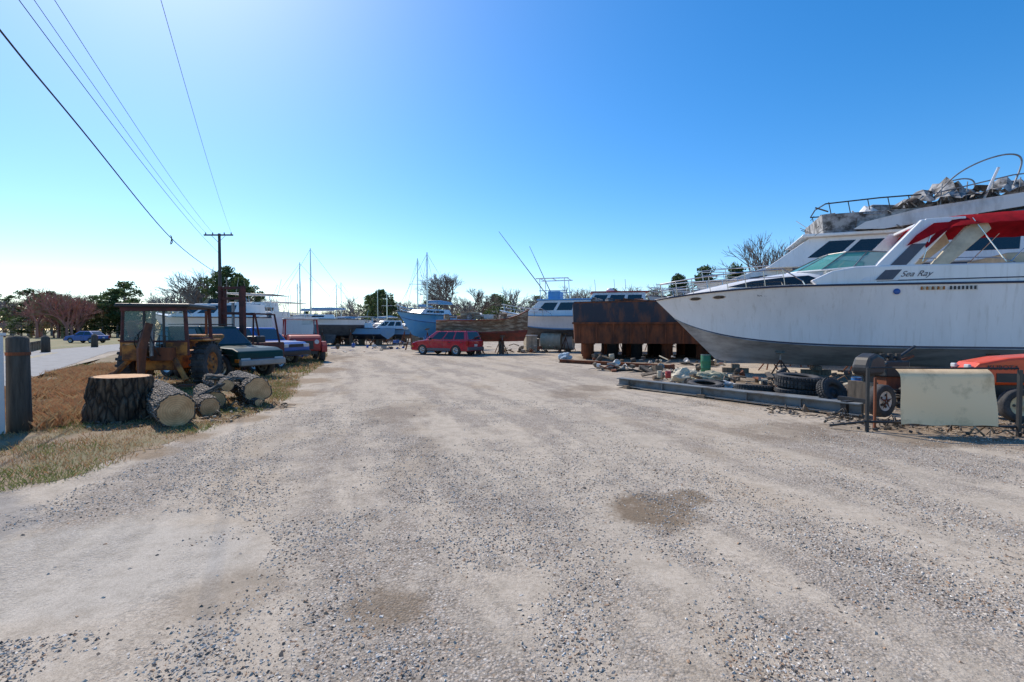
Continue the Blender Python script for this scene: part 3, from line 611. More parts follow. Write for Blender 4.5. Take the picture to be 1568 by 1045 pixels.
# ------------------------------------------------------------------ yard clutter on the right
def tire(loc,Rr,w,rx=0,ry=0,rim=None,rz=0):
    b=Bld('old_tire',loc,rz,rx,ry); r=Rr*.58
    b.add('casing',lathe([(r,-w*.40),(Rr*.85,-w/2),(Rr*.97,-w*.42),(Rr,-w*.15),(Rr,w*.15),(Rr*.97,w*.42),(Rr*.85,w/2),(r,w*.40),(r*1.02,w*.3),(Rr*.9,w*.35),(Rr*.9,-w*.35),(r*1.02,-w*.3),(r,-w*.40)],(0,0,0),(0,0,1),32,False),RUB,True)
    for k in range(40):
        a=2*math.pi*k/40
        for z in(-.3,0,.3): b.add('tread_blocks',box(Rr*math.cos(a)*1.0,Rr*math.sin(a)*1.0,z*w,.03,Rr*.11,w*.22,rz=math.degrees(a)+(10 if z else -10)),RUB)
    if rim: b.add('rim',lathe([(r,-w*.35),(r*.9,-w*.1),(r*.4,-w*.1),(r*.35,-w*.2),(.01,-w*.2)],(0,0,0),(0,0,1),24,False),rim,True); b.add('rim',lathe([(r,w*.35),(r*.9,w*.1),(r*.4,w*.1),(r*.35,w*.2),(.01,w*.2)],(0,0,0),(0,0,1),24,False),rim,True)
    b.done()
tire((4.85,12.1,.17),.42,.24,6,0); tire((5.75,11.5,.17),.43,.24,-5,4,WHITE2); tire((6.45,10.9,.15),.45,.28); tire((6.48,10.92,.44),.46,.28,3,2)
tire((6.65,10.0,.28),.32,.2,62,0,BLK,20); tire((7.3,11.2,.14),.38,.24,8,0); tire((5.3,12.9,.14),.36,.22,-8,3); tire((7.3,9.9,.2),.34,.2,35,10,None,30)
tw=Bld('trailer_wheel',(6.55,8.55,.34),22)
wheel(tw,'wheel',(0,0,0),.29,.18,WHITE2); 
for i in range(5):
    a=2*math.pi*i/5+.3; tw.add('star_spokes',extr([(.03*math.cos(a-.9),.03*math.sin(a-.9)),(.16*math.cos(a),.16*math.sin(a)),(.03*math.cos(a+.9),.03*math.sin(a+.9))],-.09,-.082),RUST)
tw.add('axle',box(0,.35,-.05,.08,.8,.08),BLK); tw.add('stub_frame',box(0,.5,-.2,.5,.1,.28),BLK); tw.done()
def ibeam(name,p0,p1,h,w,mat,z0=0):
    p0=Vector(p0);p1=Vector(p1); L=(p1-p0).length; ang=math.degrees(math.atan2(p1.y-p0.y,p1.x-p0.x))
    b=Bld(name,(p0.x,p0.y,z0),ang); t=.025
    b.add('top_flange',box(L/2,0,h-t/2,L,w,t),mat,bevel=.004); b.add('bottom_flange',box(L/2,0,t/2,L,w,t),mat,bevel=.004)
    b.add('web',box(L/2,0,h/2,L-.01,.02,h-2*t-.002),mat)
    for x in np.arange(.4,L,1.1): b.add('stiffeners',box(x,0,h/2,.015,w*.8,h-2*t-.004),mat)
    b.done()
ibeam('steel_beam',(3.0,13.5),(6.35,8.75),.22,.22,BEAM,.04); ibeam('steel_beam',(3.15,14.0),(6.9,9.3),.18,.2,BEAM,.02)
ibeam('steel_rail',(2.3,23.4),(6.6,19.6),.16,.15,RUST)
for i,(x,y,a) in enumerate(((3.3,13.2,20),(5.9,9.6,60),(4.6,11.4,35))):
    mesh_obj('timber_block',*box(0,0,.04,.5,.2,.08,rz=a),[TIMB],loc=(x,y,0))
def drum(name,x,y,r,h,mat,z=0,ax=(0,0,1),lid=None):
    b=Bld(name,(x,y,z)); pr=[(r*.97,0),(r,.02*h),(r,.32*h),(r*1.03,.34*h),(r,.36*h),(r,.64*h),(r*1.03,.66*h),(r,.68*h),(r,.98*h),(r*.96,h),(r*.93,.985*h),(.01,.985*h)]
    b.add('shell',lathe(pr,(0,0,0),ax,24,False),mat,True); b.add('rim_band',lathe([(r*1.01,.96*h),(r*1.03,.98*h),(r*1.01,h)],(0,0,0),ax,24,False),lid or STEEL,True); b.done()
drum('blue_barrel',7.85,11.0,.10,.5,BLUEBAR,.02); drum('green_barrel',6.9,17.2,.17,.72,GREEN)
drum('beige_tank',2.2,35.5,.62,1.5,CREAM,.75,(.9,-.3,0),CREAM); drum('beige_tank',3.0,36.0,.6,1.6,WHITE2,.7,(.9,-.3,0),WHITE2)
cb=Bld('storage_crate',(1.3,34.4,0),15); cb.add('box',box(0,0,.6,.8,.8,1.1),CREAM,bevel=.04); cb.add('lid',box(0,0,1.18,.86,.86,.07),WHITE2,bevel=.02); cb.add('doors',box(0,-.405,.6,.02,.02,1.0),BLK); cb.done()
for x,y,r in((4.25,13.9,.07),(4.45,13.75,.08)): drum('paint_can',x,y,r,.2,CREAM if r<.075 else TRED,.22)
def lumpy(name,loc,sx,sy,sz,mat,seed=0,amp=.35,fr=1.6):
    import bmesh
    bm=bmesh.new(); bmesh.ops.create_icosphere(bm,subdivisions=4,radius=1)
    for v in bm.verts:
        n=mn.noise(v.co*fr+Vector((seed,seed*2,0))); n2=mn.noise(v.co*5+Vector((seed,0,3)))
        v.co*=1+amp*n+.15*n2; v.co.x*=sx; v.co.y*=sy; v.co.z*=sz
        if v.co.z<-sz*.4: v.co.z=-sz*.4
    me=bpy.data.meshes.new(name); bm.to_mesh(me); bm.free(); me.materials.append(mat)
    o=bpy.data.objects.new(name,me); scene.collection.objects.link(o); o.location=(loc[0],loc[1],loc[2]+sz*.4); return o
def scrap(name,regions,count,seed,mats,smin=.06,smax=.4):
    rnd=random.Random(seed); b=Bld(name,(0,0,0))
    for i in range(count):
        x0,y0,x1,y1,w,zm=rnd.choice(regions); t=rnd.random(); x=x0+(x1-x0)*t+rnd.gauss(0,w*.5); y=y0+(y1-y0)*t+rnd.gauss(0,w*.5); z=rnd.random()**2*zm
        m=rnd.choice(mats); k=rnd.random(); s=rnd.uniform(smin,smax)
        if k<.4: b.add('broken_boards',box(x,y,z+.03,s*1.5,s*.35,s*.12,rz=rnd.uniform(0,180),rx=rnd.uniform(-25,25),ry=rnd.uniform(-20,20)),m)
        elif k<.6:
            a=rnd.uniform(0,6.28); b.add('pipes',tube([(x,y,z+.04),(x+s*math.cos(a),y+s*math.sin(a),z+.04+rnd.uniform(-.02,.15)),(x+1.7*s*math.cos(a+.4),y+1.7*s*math.sin(a+.4),z+.05)],rnd.uniform(.012,.035)*min(1,s/.2),6),m,True)
        elif k<.8: b.add('blocks',box(x,y,z+s*.2,s*.6,s*.5,s*.4,rz=rnd.uniform(0,90),rx=rnd.uniform(-15,15)),m,bevel=.01)
        else:
            rr=s*.25; b.add('cans',lathe([(rr,0),(rr,rr*2),(rr*.8,rr*2.1),(rr*.75,rr*1.9)],(x,y,z+.05),(rnd.uniform(-1,1),rnd.uniform(-1,1),rnd.uniform(0,1)),12),m,True)
    b.done()
MIXD=[DARK,DARK,TIMB,RUST,BLK,TIMB,DARK,BROWN,CREAM]
scrap('scrap_pile',[(4.2,14.6,9,12.2,.7,.25),(5,15.8,12,13,.8,.3),(7.6,10.3,10,9.9,.5,.35)],260,3,MIXD)
scrap('scrap_pile',[(4.2,13.0,8,10.2,.5,.06)],130,4,[DARK,DARK,TIMB,BLK,RUST,BROWN,WHITE2],.05,.22)
scrap('scrap_pile',[(6.0,8.3,9.5,7.2,.4,.04),(5.0,9.4,6.4,8.0,.3,.03),(5.5,8.0,8.5,6.6,.3,.02)],330,8,[DARK,DARK,TIMB,BLK,TIMB,BROWN],.02,.12)
scrap('yard_debris',[(-.5,34,3,33,1.0,.5),(4,25,9,21,1.0,.3),(3.5,19,6,18,.6,.15)],130,5,[DARK,TIMB,RUST,WHITE2,CREAM,CONC,DARK],.12,.55)
scrap('yard_debris',[(-12,30,-9,45,1.5,.5),(-14,26,-12,30,1,.4)],60,6,[DARK,TIMB,RUST,WHITE2,CONC,BLUEP],.15,.7)
lumpy('fiberglass_shell',(5.1,14.3,.05),.42,.3,.28,CREAM,2); lumpy('fiberglass_shell',(5.7,13.9,.1),.5,.3,.22,M('beige_cowling',(.42,.38,.24),(.3,.26,.16),4,.6),5)
lumpy('white_tarp_bundle',(5.5,12.7,0),.6,.3,.16,WHITE2,9,.6,2.5); lumpy('white_tarp_bundle',(2.9,26.3,0),.35,.3,.25,M('paleblue_tarp',(.35,.48,.58),(.5,.52,.52),3,.7),11)
om=Bld('outboard_motor',(6.95,9.4,.12),25)
om.add('cowling',extr([(-.28,.6),(.22,.6),(.3,.75),(.24,.95),(0,1.02),(-.22,.95),(-.32,.75)],.16),BLK,bevel=.06); om.add('mid_leg',extr([(-.1,.62),(.1,.62),(.06,.1),(-.08,.1)],.06),BLK,bevel=.02)
om.add('gearcase',lathe([(.01,-.25),(.06,-.1),(.06,.15),(.02,.25)],(0,0,.05),(1,0,0),12,False),BLK,True); om.add('cavitation_plate',box(0,0,.2,.4,.2,.015),BLK)
om.add('tiller',tube([(.2,0,.72),(.6,0,.8)],.025,6),BLK); om.add('stand',box(-.2,0,.18,.08,.5,.6),TIMB); om.done()
pr=Bld('engine_on_stand',(8.3,10.6,0),10)
pr.add('block',box(0,0,.75,.6,.4,.35),BLK,bevel=.03); pr.add('stand',box(0,0,.3,.5,.3,.58),RUST)
pr.add('boom_arms',tube([(-.8,0,1.02),(-.2,0,1.02),(.2,0,.98),(.75,.1,1.22)],.035,6),BLK); pr.add('boom_arms',tube([(-.4,0,.9),(.3,0,.92),(.6,0,1.02)],.03,6),RUST)
for k in(-.2,0,.2): pr.add('cylinders',cyl((k,0,.92),(k,0,1.08),.06,.05,10),DARK)
pr.done()
sr=Bld('sheet_panel_rack',(5.62,7.55,0),-6)
sr.add('posts',box(-.05,0,.5,.04,.04,1.0),BLK); sr.add('posts',box(1.98,-.15,.5,.045,.045,1.0),BLK); sr.add('posts',box(.12,.1,.42,.03,.03,.84),RUST)
sr.add('rails',tube([(-.05,0,1.0),(1.98,-.12,1.02)],.016,6),BLK); sr.add('rails',tube([(-.1,0,.16),(2.1,-.14,.14)],.02,6),BLK); sr.add('rails',tube([(-.5,.2,.05),(-.05,0,.16)],.02,6),BLK)
nx,nz=24,20;V=[];F=[]
for i in range(nx+1):
    for j in range(nz+1):
        u=i/nx;v=j/nz; roll=max(0,v-.80)/.20
        V.append((.36+1.32*u+.03*(v-.5)*(1-u),-.06+.02*math.sin(u*5)+.012*math.sin(v*7+u*3)+roll*roll*.16-.10*(1-v),.15+.89*v-roll*roll*.03+.025*mn.noise(Vector((u*4,0,0)))*(1-v)))
for i in range(nx):
    for j in range(nz): F.append((i*(nz+1)+j,(i+1)*(nz+1)+j,(i+1)*(nz+1)+j+1,i*(nz+1)+j+1))
sr.add('sheet',(V,F),SHEET,True); sr.done()
# ------------------------------------------------------------------ logs
def log(name,p0,p1,r,barkm=BARK,seed=1,r2=None,n=48,m=20,rough=.05,flare=0):
    p0=Vector(p0);p1=Vector(p1);d=p1-p0;L=d.length;V=[];F=[];mi=[]
    r2=r2 or r
    for i in range(m+1):
        for k in range(n):
            a=2*math.pi*k/n;z=L*i/m; rr=(r+(r2-r)*i/m)*(1+.10*mn.noise(Vector((math.cos(a)*1.3,math.sin(a)*1.3,z*1.2+seed*5)))+rough*mn.noise(Vector((math.cos(a)*6,math.sin(a)*6,z*5+seed)))+rough*mn.noise(Vector((math.cos(a)*14,math.sin(a)*14,z*8+seed))))
            rr*=1+flare*(1-i/m)**3*(1+.8*math.sin(a*5+seed))
            V.append((rr*math.cos(a),rr*math.sin(a),z))
    for i in range(m):
        for k in range(n): F.append((i*n+k,i*n+(k+1)%n,(i+1)*n+(k+1)%n,(i+1)*n+k)); mi.append(0)
    for e,z in((0,-.003),(m,L+.003)):
        o=len(V)
        for k in range(n): x,y,_=V[e*n+k]; V.append((x*.91,y*.91,z))
        F.append(tuple(o+k for k in range(n))); mi.append(1)
        for k in range(n): F.append((e*n+k,e*n+(k+1)%n,o+(k+1)%n,o+k)); mi.append(0)
    ob=mesh_obj(name,V,F,[barkm,CUT],mi,loc=p0); ob.rotation_mode='QUATERNION'; ob.rotation_quaternion=d.to_track_quat('Z','Y'); return ob
log('cut_log',(-5.50,7.9,.27),(-7.15,9.65,.31),.285,seed=1,rough=.1); log('cut_log',(-5.58,8.9,.17),(-6.35,9.9,.18),.175,seed=2,rough=.1)
log('cut_log',(-5.32,10.1,.33),(-6.55,11.5,.36),.27,seed=3,rough=.1); log('cut_log',(-5.95,9.7,.18),(-7.0,10.9,.2),.18,seed=4,rough=.1)
log('cut_log',(-5.75,9.75,.47),(-6.5,10.7,.50),.12,seed=5,rough=.1); log('cut_log',(-6.15,10.2,.45),(-6.9,11.0,.47),.14,seed=6,rough=.1)
log('cut_log',(-5.9,10.5,.12),(-5.2,9.9,.1),.08,seed=8); log('cut_log',(-6.3,9.9,.62),(-5.6,10.5,.5),.06,seed=11); log('cut_log',(-6.1,9.4,.3),(-5.7,9.9,.6),.05,seed=12)
log('tree_stump',(-6.98,8.62,.0),(-6.96,8.62,.77),.47,BARKD,seed=9,r2=.44,n=72,rough=.07,flare=.10)
scrap('wood_chips',[(-7,8,-5,8.6,.5,.02),(-6,10,-4.8,9.6,.5,.03)],170,12,[BROWN,BROWN,TIMB,DARK],.02,.12)
# ------------------------------------------------------------------ posts & utility pole
PIL=M('dark_piling',(.10,.085,.07),(.05,.042,.035),2.5,.95,bmp=.6,bs=14,stretch=(6,6,.6))
pb=Bld('wooden_piling',(-7.72,7.55,0)); pb.add('post',lathe([(.15,0),(.145,.4),(.14,.9),(.135,1.46),(.10,1.5)],(0,0,0),(0,0,1),18),PIL,True); pb.add('band',lathe([(.147,1.2),(.147,1.25)],(0,0,0),(0,0,1),18),RUST); pb.done()
pw=Bld('white_sign_post',(-7.78,7.3,0)); pw.add('post',box(-.02,0,.76,.12,.12,1.5),WHITE,bevel=.01); pw.add('cap',box(-.02,0,1.53,.16,.16,.04),WHITE); pw.done()
for x,y in((-33.0,34.2),(-38,44)):
    b=Bld('wooden_piling',(x,y,0)); b.add('post',lathe([(.26,0),(.24,1.0),(.2,1.1)],(0,0,0),(0,0,1),14),PIL,True); b.add('cap',lathe([(.2,1.1),(.05,1.22)],(0,0,0),(0,0,1),14),PIL); b.done()
fg=Bld('guard_rail',(-36,36.5,0),-50)
for i in range(8): fg.add('posts',box(i*1.6-6,0,.35,.14,.14,.7),TIMB)
fg.add('rail',box(-.4,-.09,.6,12.5,.05,.2),TIMB); fg.done()
up=Bld('utility_pole',(-25.3,42,0))
up.add('pole',lathe([(.17,0),(.14,5),(.11,9.9)],(0,0,0),(0,0,1),12),POLEM,True); up.add('crossarm',box(0,-.12,9.75,2.5,.1,.12),POLEM)
for x in(-1.1,-.5,.5,1.1): up.add('insulators',lathe([(.03,0),(.06,.05),(.05,.12),(.02,.18)],(x,-.12,9.81),(0,0,1),8),STEEL)
for s in(-1,1): up.add('braces',tube([(s*.6,-.12,9.7),(0,-.12,9.1)],.02,4),STEEL)
up.done()
pl=Bld('power_lines',(0,0,0))
def wire(end,mid,r=.009):
    e=Vector(end);m=Vector(mid); d=(m-e); pts=[]
    for t in np.linspace(0,1.7,30):
        q=e+d*t; q.z=e.z+(m.z-e.z)*t-.9*t*(1.0-t)*1.6
        pts.append(q)
    pl.add('cables',tube(pts,r,6),WIRE,True)
wire((-26.4,41.9,9.95),(-11.6,11.8,9.7)); wire((-25.8,41.9,9.95),(-11.1,11.8,9.7)); wire((-24.2,41.9,9.95),(-8.4,11.7,9.6),.007); wire((-25.3,41.9,8.2),(-11.3,11.2,9.2),.011)
pl.add('cables',tube(catmull([(-25.3,42,6.5),(-21.6,34.5,6.0),(-15.8,22.5,5.85),(-10.7,12.1,6.6),(-8.9,8.4,6.9),(-6,2.5,7.6),(-2,-8,9)],10),.019,6),WIRE,True)
pl.add('splice_loop',tube(catmull([(-15.9,22.7,5.85),(-15.75,22.4,5.55),(-15.6,22.3,5.6),(-15.55,22.2,5.8),(-15.6,22.2,5.9)],6),.02,6),WIRE,True)
pl.done()
# ------------------------------------------------------------------ ground
def ground_mat():
    m,t,b=nt('gravel_ground'); co=coords(t); ang=R(-20)
    st=coords(t,(1,.12,1),(0,0,ang)); st2=coords(t,(1,.28,1),(0,0,R(-8)))
    big=noi(t,co,.25,4,.55); streak=noi(t,st,1.3,5,.6); streak2=noi(t,st2,.8,6,.65); med=noi(t,co,1.3,6,.65); fine=noi(t,co,30,5,.7); vf=noi(t,co,170,2,.6); mot=noi(t,co,6,5,.7); mot2=noi(t,co,2.6,6,.7)
    v=N(t,'ShaderNodeTexVoronoi'); v.inputs['Scale'].default_value=62; t.links.new(co,v.inputs['Vector'])
    v2=N(t,'ShaderNodeTexVoronoi'); v2.inputs['Scale'].default_value=125; t.links.new(co,v2.inputs['Vector'])
    sep=N(t,'ShaderNodeSeparateColor'); t.links.new(v.outputs['Color'],sep.inputs[0]); sep2=N(t,'ShaderNodeSeparateColor'); t.links.new(v2.outputs['Color'],sep2.inputs[0])
    pal=[(0,(.13,.11,.092)),(.15,(.30,.26,.215)),(.4,(.48,.42,.355)),(.6,(.35,.305,.26)),(.78,(.58,.525,.46)),(.9,(.42,.295,.195)),(1,(.72,.67,.60))]
    g1=ramp(t,sep.outputs[0],pal); g2=ramp(t,sep2.outputs[1],pal)
    pick=ramp(t,sep.outputs[2],[(.38,0),(.42,1)])
    grav=mix(t,pick,g1,g2)
    grav=mix(t,ramp(t,v.outputs['Distance'],[(.35,0),(.75,.55)]),grav,(.16,.13,.10))
    sand=mix(t,ramp(t,fine,[(.3,0),(.7,1)]),(.42,.35,.27),(.58,.505,.41))
    def add(a,bb,w1=1,w2=1):
        x=N(t,'ShaderNodeMath',operation='MULTIPLY'); t.links.new(a,x.inputs[0]); x.inputs[1].default_value=w1
        y=N(t,'ShaderNodeMath',operation='MULTIPLY_ADD'); t.links.new(bb,y.inputs[0]); y.inputs[1].default_value=w2; t.links.new(x.outputs[0],y.inputs[2]); return y.outputs[0]
    mk=add(add(streak,streak2,.31,.27),add(big,add(med,mot2,.5,.5),.45,.55),1,.42)
    mask=ramp(t,mk,[(.445,0),(.54,.95)])
    mk2=add(mask,fine,.6,.5); mask=ramp(t,mk2,[(.33,0),(.70,1)])
    c=mix(t,mask,grav,sand)
    c=mix(t,ramp(t,add(streak2,mot2,.5,.5),[(.50,0),(.62,.36)]),c,(.29,.26,.22))
    c=mix(t,ramp(t,add(noi(t,st,.9,4,.6),noi(t,co,.5,6,.65),.45,.55),[(.52,0),(.64,.5)]),c,(.34,.255,.165))
    def spot(x,y,r,k,col,sx=1,sy=1,soft=.35):
        nonlocal c
        vs=N(t,'ShaderNodeVectorMath',operation='SUBTRACT'); t.links.new(co,vs.inputs[0]); vs.inputs[1].default_value=(x,y,0)
        vm=N(t,'ShaderNodeVectorMath',operation='MULTIPLY'); t.links.new(vs.outputs[0],vm.inputs[0]); vm.inputs[1].default_value=(sx,sy,0)
        vd=N(t,'ShaderNodeVectorMath',operation='LENGTH'); t.links.new(vm.outputs[0],vd.inputs[0])
        a=N(t,'ShaderNodeMath',operation='MULTIPLY_ADD'); t.links.new(med,a.inputs[0]); a.inputs[1].default_value=r*1.6; t.links.new(vd.outputs['Value'],a.inputs[2])
        a2=N(t,'ShaderNodeMath',operation='MULTIPLY_ADD'); t.links.new(fine,a2.inputs[0]); a2.inputs[1].default_value=r*.5; t.links.new(a.outputs[0],a2.inputs[2])
        a3=N(t,'ShaderNodeMath',operation='SUBTRACT'); t.links.new(a2.outputs[0],a3.inputs[0]); a3.inputs[1].default_value=r*1.05
        a4=N(t,'ShaderNodeMath',operation='DIVIDE'); t.links.new(a3.outputs[0],a4.inputs[0]); a4.inputs[1].default_value=r
        c=mix(t,ramp(t,a4.outputs[0],[(1-soft-.05,k),(1,0)]),c,col)
    spot(-3.0,3.3,1.25,.6,(.48,.44,.38),1,1.5,.2)
    spot(-5.0,3.6,1.3,.7,(.29,.27,.25),1,1.2,.2); spot(-5.8,1.5,2,.7,(.29,.27,.25))
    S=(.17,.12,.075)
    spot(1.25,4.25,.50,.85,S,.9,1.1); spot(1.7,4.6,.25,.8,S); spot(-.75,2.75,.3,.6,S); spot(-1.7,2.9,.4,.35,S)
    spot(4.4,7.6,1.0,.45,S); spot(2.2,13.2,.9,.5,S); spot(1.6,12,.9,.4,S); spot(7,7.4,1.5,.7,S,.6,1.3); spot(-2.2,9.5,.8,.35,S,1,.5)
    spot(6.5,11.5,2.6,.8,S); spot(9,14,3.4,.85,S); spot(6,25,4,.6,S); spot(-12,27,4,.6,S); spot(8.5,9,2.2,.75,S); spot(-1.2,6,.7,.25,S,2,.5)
    V_=(.26,.185,.115)
    for x,y,r in((-5.2,5.2,.45),(-4.75,6.2,.4),(-4.8,7.2,.45),(-4.9,8.6,.6),(-5.1,10,.7),(-5.5,12,.9),(-6.5,15,1.2),(-7.8,19,1.6)): spot(x,y,r,.75,V_)
    c=mix(t,ramp(t,mot,[(.35,.28),(.52,0)]),c,(.20,.17,.13)); c=mix(t,ramp(t,mot,[(.55,0),(.72,.3)]),c,(.62,.56,.48))
    c=mix(t,ramp(t,vf,[(.35,.38),(.55,0)]),c,(.11,.09,.07))
    t.links.new(c,b.inputs['Base Color']); b.inputs['Roughness'].default_value=.95; b.inputs['Specular IOR Level'].default_value=.08
    h=N(t,'ShaderNodeMath',operation='MULTIPLY_ADD'); t.links.new(v.outputs['Distance'],h.inputs[0]); h.inputs[1].default_value=-.9; t.links.new(fine,h.inputs[2])
    h2=mix(t,mask,h.outputs[0],mix(t,.5,fine,(.5,.5,.5)))
    bump(t,h2,b,.7,.012); return m
GM=ground_mat()
def coordline(): 
    a=list(np.arange(-14,14.01,.25)); far=[16,20,26,35,50,80,140,260,500,900,1600]
    return [-x for x in far[::-1]]+a+far
def gz(x,y): return (.014*mn.noise(Vector((x*.5,y*.5,0)))+.005*mn.noise(Vector((x*2,y*2,4))))*max(0,1-abs(x-2)/10)*max(0,1-abs(y-9)/14)*min(1,max(0,(x+4.2)/1.5))-.002
xs=coordline(); ys=[y+9 for y in xs]
V=[(x,y,gz(x,y)) for x in xs for y in ys]; ny=len(ys)
F=[(i*ny+j,(i+1)*ny+j,(i+1)*ny+j+1,i*ny+j+1) for i in range(len(xs)-1) for j in range(ny-1)]
mesh_obj('ground',V,F,[GM],smooth=True)
def patch(name,poly,z,mat,j=.12,step=.25):
    out=[]
    for i in range(len(poly)):
        a=Vector((*poly[i],0));b=Vector((*poly[(i+1)%len(poly)],0)); k=max(1,min(160,int((b-a).length/step)))
        for q in range(k):
            p=a.lerp(b,q/k); out.append((p.x+j*mn.noise(Vector((p.x*1.7,p.y*1.7,2)))+j*.7*mn.noise(Vector((p.x*7,p.y*7,2))),p.y+j*mn.noise(Vector((p.x*1.7,p.y*1.7,8)))+j*.5*mn.noise(Vector((p.x*7,p.y*7,9))),z))
    mesh_obj(name,out,[tuple(range(len(out)))],[mat]); return out
VG=M('verge_soil',(.24,.17,.105),(.15,.13,.06),1.2,.95,bmp=.4,bs=30,lo=.42,hi=.6,dist=.02)
LAWN=M('lawn',(.27,.21,.105),(.13,.14,.05),.4,.95,lo=.4,hi=.6)
ASP=M('asphalt',(.27,.265,.26),(.20,.195,.19),2,.9,bmp=.3,bs=120)
verge=[(-8.6,3.7),(-5.2,4.7),(-4.86,5.15),(-4.9,6.07),(-5.0,7.54),(-5.0,9.3),(-5.3,11),(-5.7,12.5),(-6.7,14.8),(-8.5,21.5),(-13,34),(-18,47),(-31,49),(-27.7,34.2),(-15.2,15.4)]
patch('grass_verge',verge,.002,VG,.22,.06)
u=Vector((-.573,.819));pn=Vector((-.819,-.573)); P0=Vector((-15.4,15.3))
a=P0-u*40;b_=P0+u*24;c_=b_+Vector((-.4,.92))*120
rd=[a,b_,c_,c_+Vector((-6,-1)),b_+pn*5.6,a+pn*5.6]
patch('asphalt_road',[(p.x,p.y) for p in rd],.010,ASP,.03,2)
YEL=M('faded_yellow',(.45,.33,.08),(.25,.22,.15),4,.8)
for off in(2.7,2.95):
    p=P0-u*14+pn*off; q=b_+pn*off; w=pn*.1
    mesh_obj('road_marking',[(*p,.015),(*q,.015),(*(q+w),.015),(*(p+w),.015)],[(0,1,2,3)],[YEL])
patch('lawn',[(x.x,x.y) for x in(a+pn*6,b_+pn*6,c_+Vector((-7,-1)),Vector((-300,150)),Vector((-300,-20)))],.006,LAWN,.1,4)
patch('field',[(-300,95),(300,95),(900,1500),(-900,1500)],.004,LAWN,.5,8)
# ---- crushed stone
octv=np.array([(1,.1,0),(-.9,-.2,.1),(.1,1,-.1),(-.1,-1,.1),(.1,.1,.9),(0,0,-1)])
octf=np.array([(0,2,4),(2,1,4),(1,3,4),(3,0,4),(2,0,5),(1,2,5),(3,1,5),(0,3,5)])
SM=[M('stone_%d'%i,c,d,30,.9,spec=.2) for i,(c,d) in enumerate((((.45,.40,.34),(.34,.30,.26)),((.56,.505,.43),(.46,.40,.34)),((.16,.14,.12),(.10,.085,.075)),((.39,.26,.17),(.28,.18,.12)),((.70,.66,.60),(.57,.52,.46))))]
def pebbles(name,n,yr,smin,smax,pw,clump=True,power=1.6):
    pts=[]
    while len(pts)<n:
        y=yr[0]+(yr[1]-yr[0])*random.random()**power; x=random.uniform(-1,1)*(y*1.15+.5)
        if y>4.2 and x<-4.4: continue
        if clump:
            k=mn.noise(Vector((x*.9+.33*y,y*.30,1)))+.7*mn.noise(Vector((x*1.8,y*1.5,5)))
            if (x+3)**2+2*(y-3.3)**2<1.6: k-=.5
            if random.random()>.42+k*1.6: continue
        pts.append((x,y))
    P=np.array(pts); m=len(P); s=smin+(smax-smin)*rng.random(m)**pw
    sc=np.stack([s*rng.uniform(.8,1.3,m),s*rng.uniform(.6,1.0,m),s*rng.uniform(.4,.8,m)],1)
    base=(octv[None]+.28*rng.standard_normal((m,6,3)))*sc[:,None,:]
    a=rng.uniform(0,6.283,m); ca,sa=np.cos(a),np.sin(a); x=base[:,:,0]*ca[:,None]-base[:,:,1]*sa[:,None]; y=base[:,:,0]*sa[:,None]+base[:,:,1]*ca[:,None]
    z0=np.array([gz(p[0],p[1]) for p in pts]); 
    V=np.stack([x+P[:,0:1],y+P[:,1:2],base[:,:,2]+(z0+sc[:,2]*.25)[:,None]],2).reshape(-1,3)
    Fc=(octf[None]+(np.arange(m)*6)[:,None,None]).reshape(-1,3)
    mi=np.repeat(rng.choice(5,m,p=[.34,.26,.15,.13,.12]),8)
    return np_mesh(name,V,Fc,SM,mi)
pebbles('gravel',110000,(1.6,11),.003,.0115,2.2,power=1.6)
pebbles('loose_stones',500,(1.6,16),.010,.019,3,False)
# ---- grass blades
def inpoly(x,y,poly):
    c=False;j=len(poly)-1
    for i in range(len(poly)):
        xi,yi=poly[i];xj,yj=poly[j]
        if (yi>y)!=(yj>y) and x<(xj-xi)*(y-yi)/(yj-yi)+xi: c=not c
        j=i
    return c
GRM=[M('dry_grass',(.50,.35,.18),(.37,.24,.12),2,.9),M('green_grass',(.17,.20,.05),(.24,.24,.08),2,.9),M('russet_grass',(.50,.26,.13),(.37,.19,.09),2,.9)]
for gm in GRM:
    t=gm.node_tree; b=t.nodes['Principled BSDF']; tr=N(t,'ShaderNodeBsdfTranslucent'); ms=N(t,'ShaderNodeMixShader'); ms.inputs[0].default_value=.3
    t.links.new(b.inputs['Base Color'].links[0].from_socket,tr.inputs[0]); t.links.new(b.outputs[0],ms.inputs[1]); t.links.new(tr.outputs[0],ms.inputs[2]); t.links.new(ms.outputs[0],t.nodes['Material Output'].inputs[0])
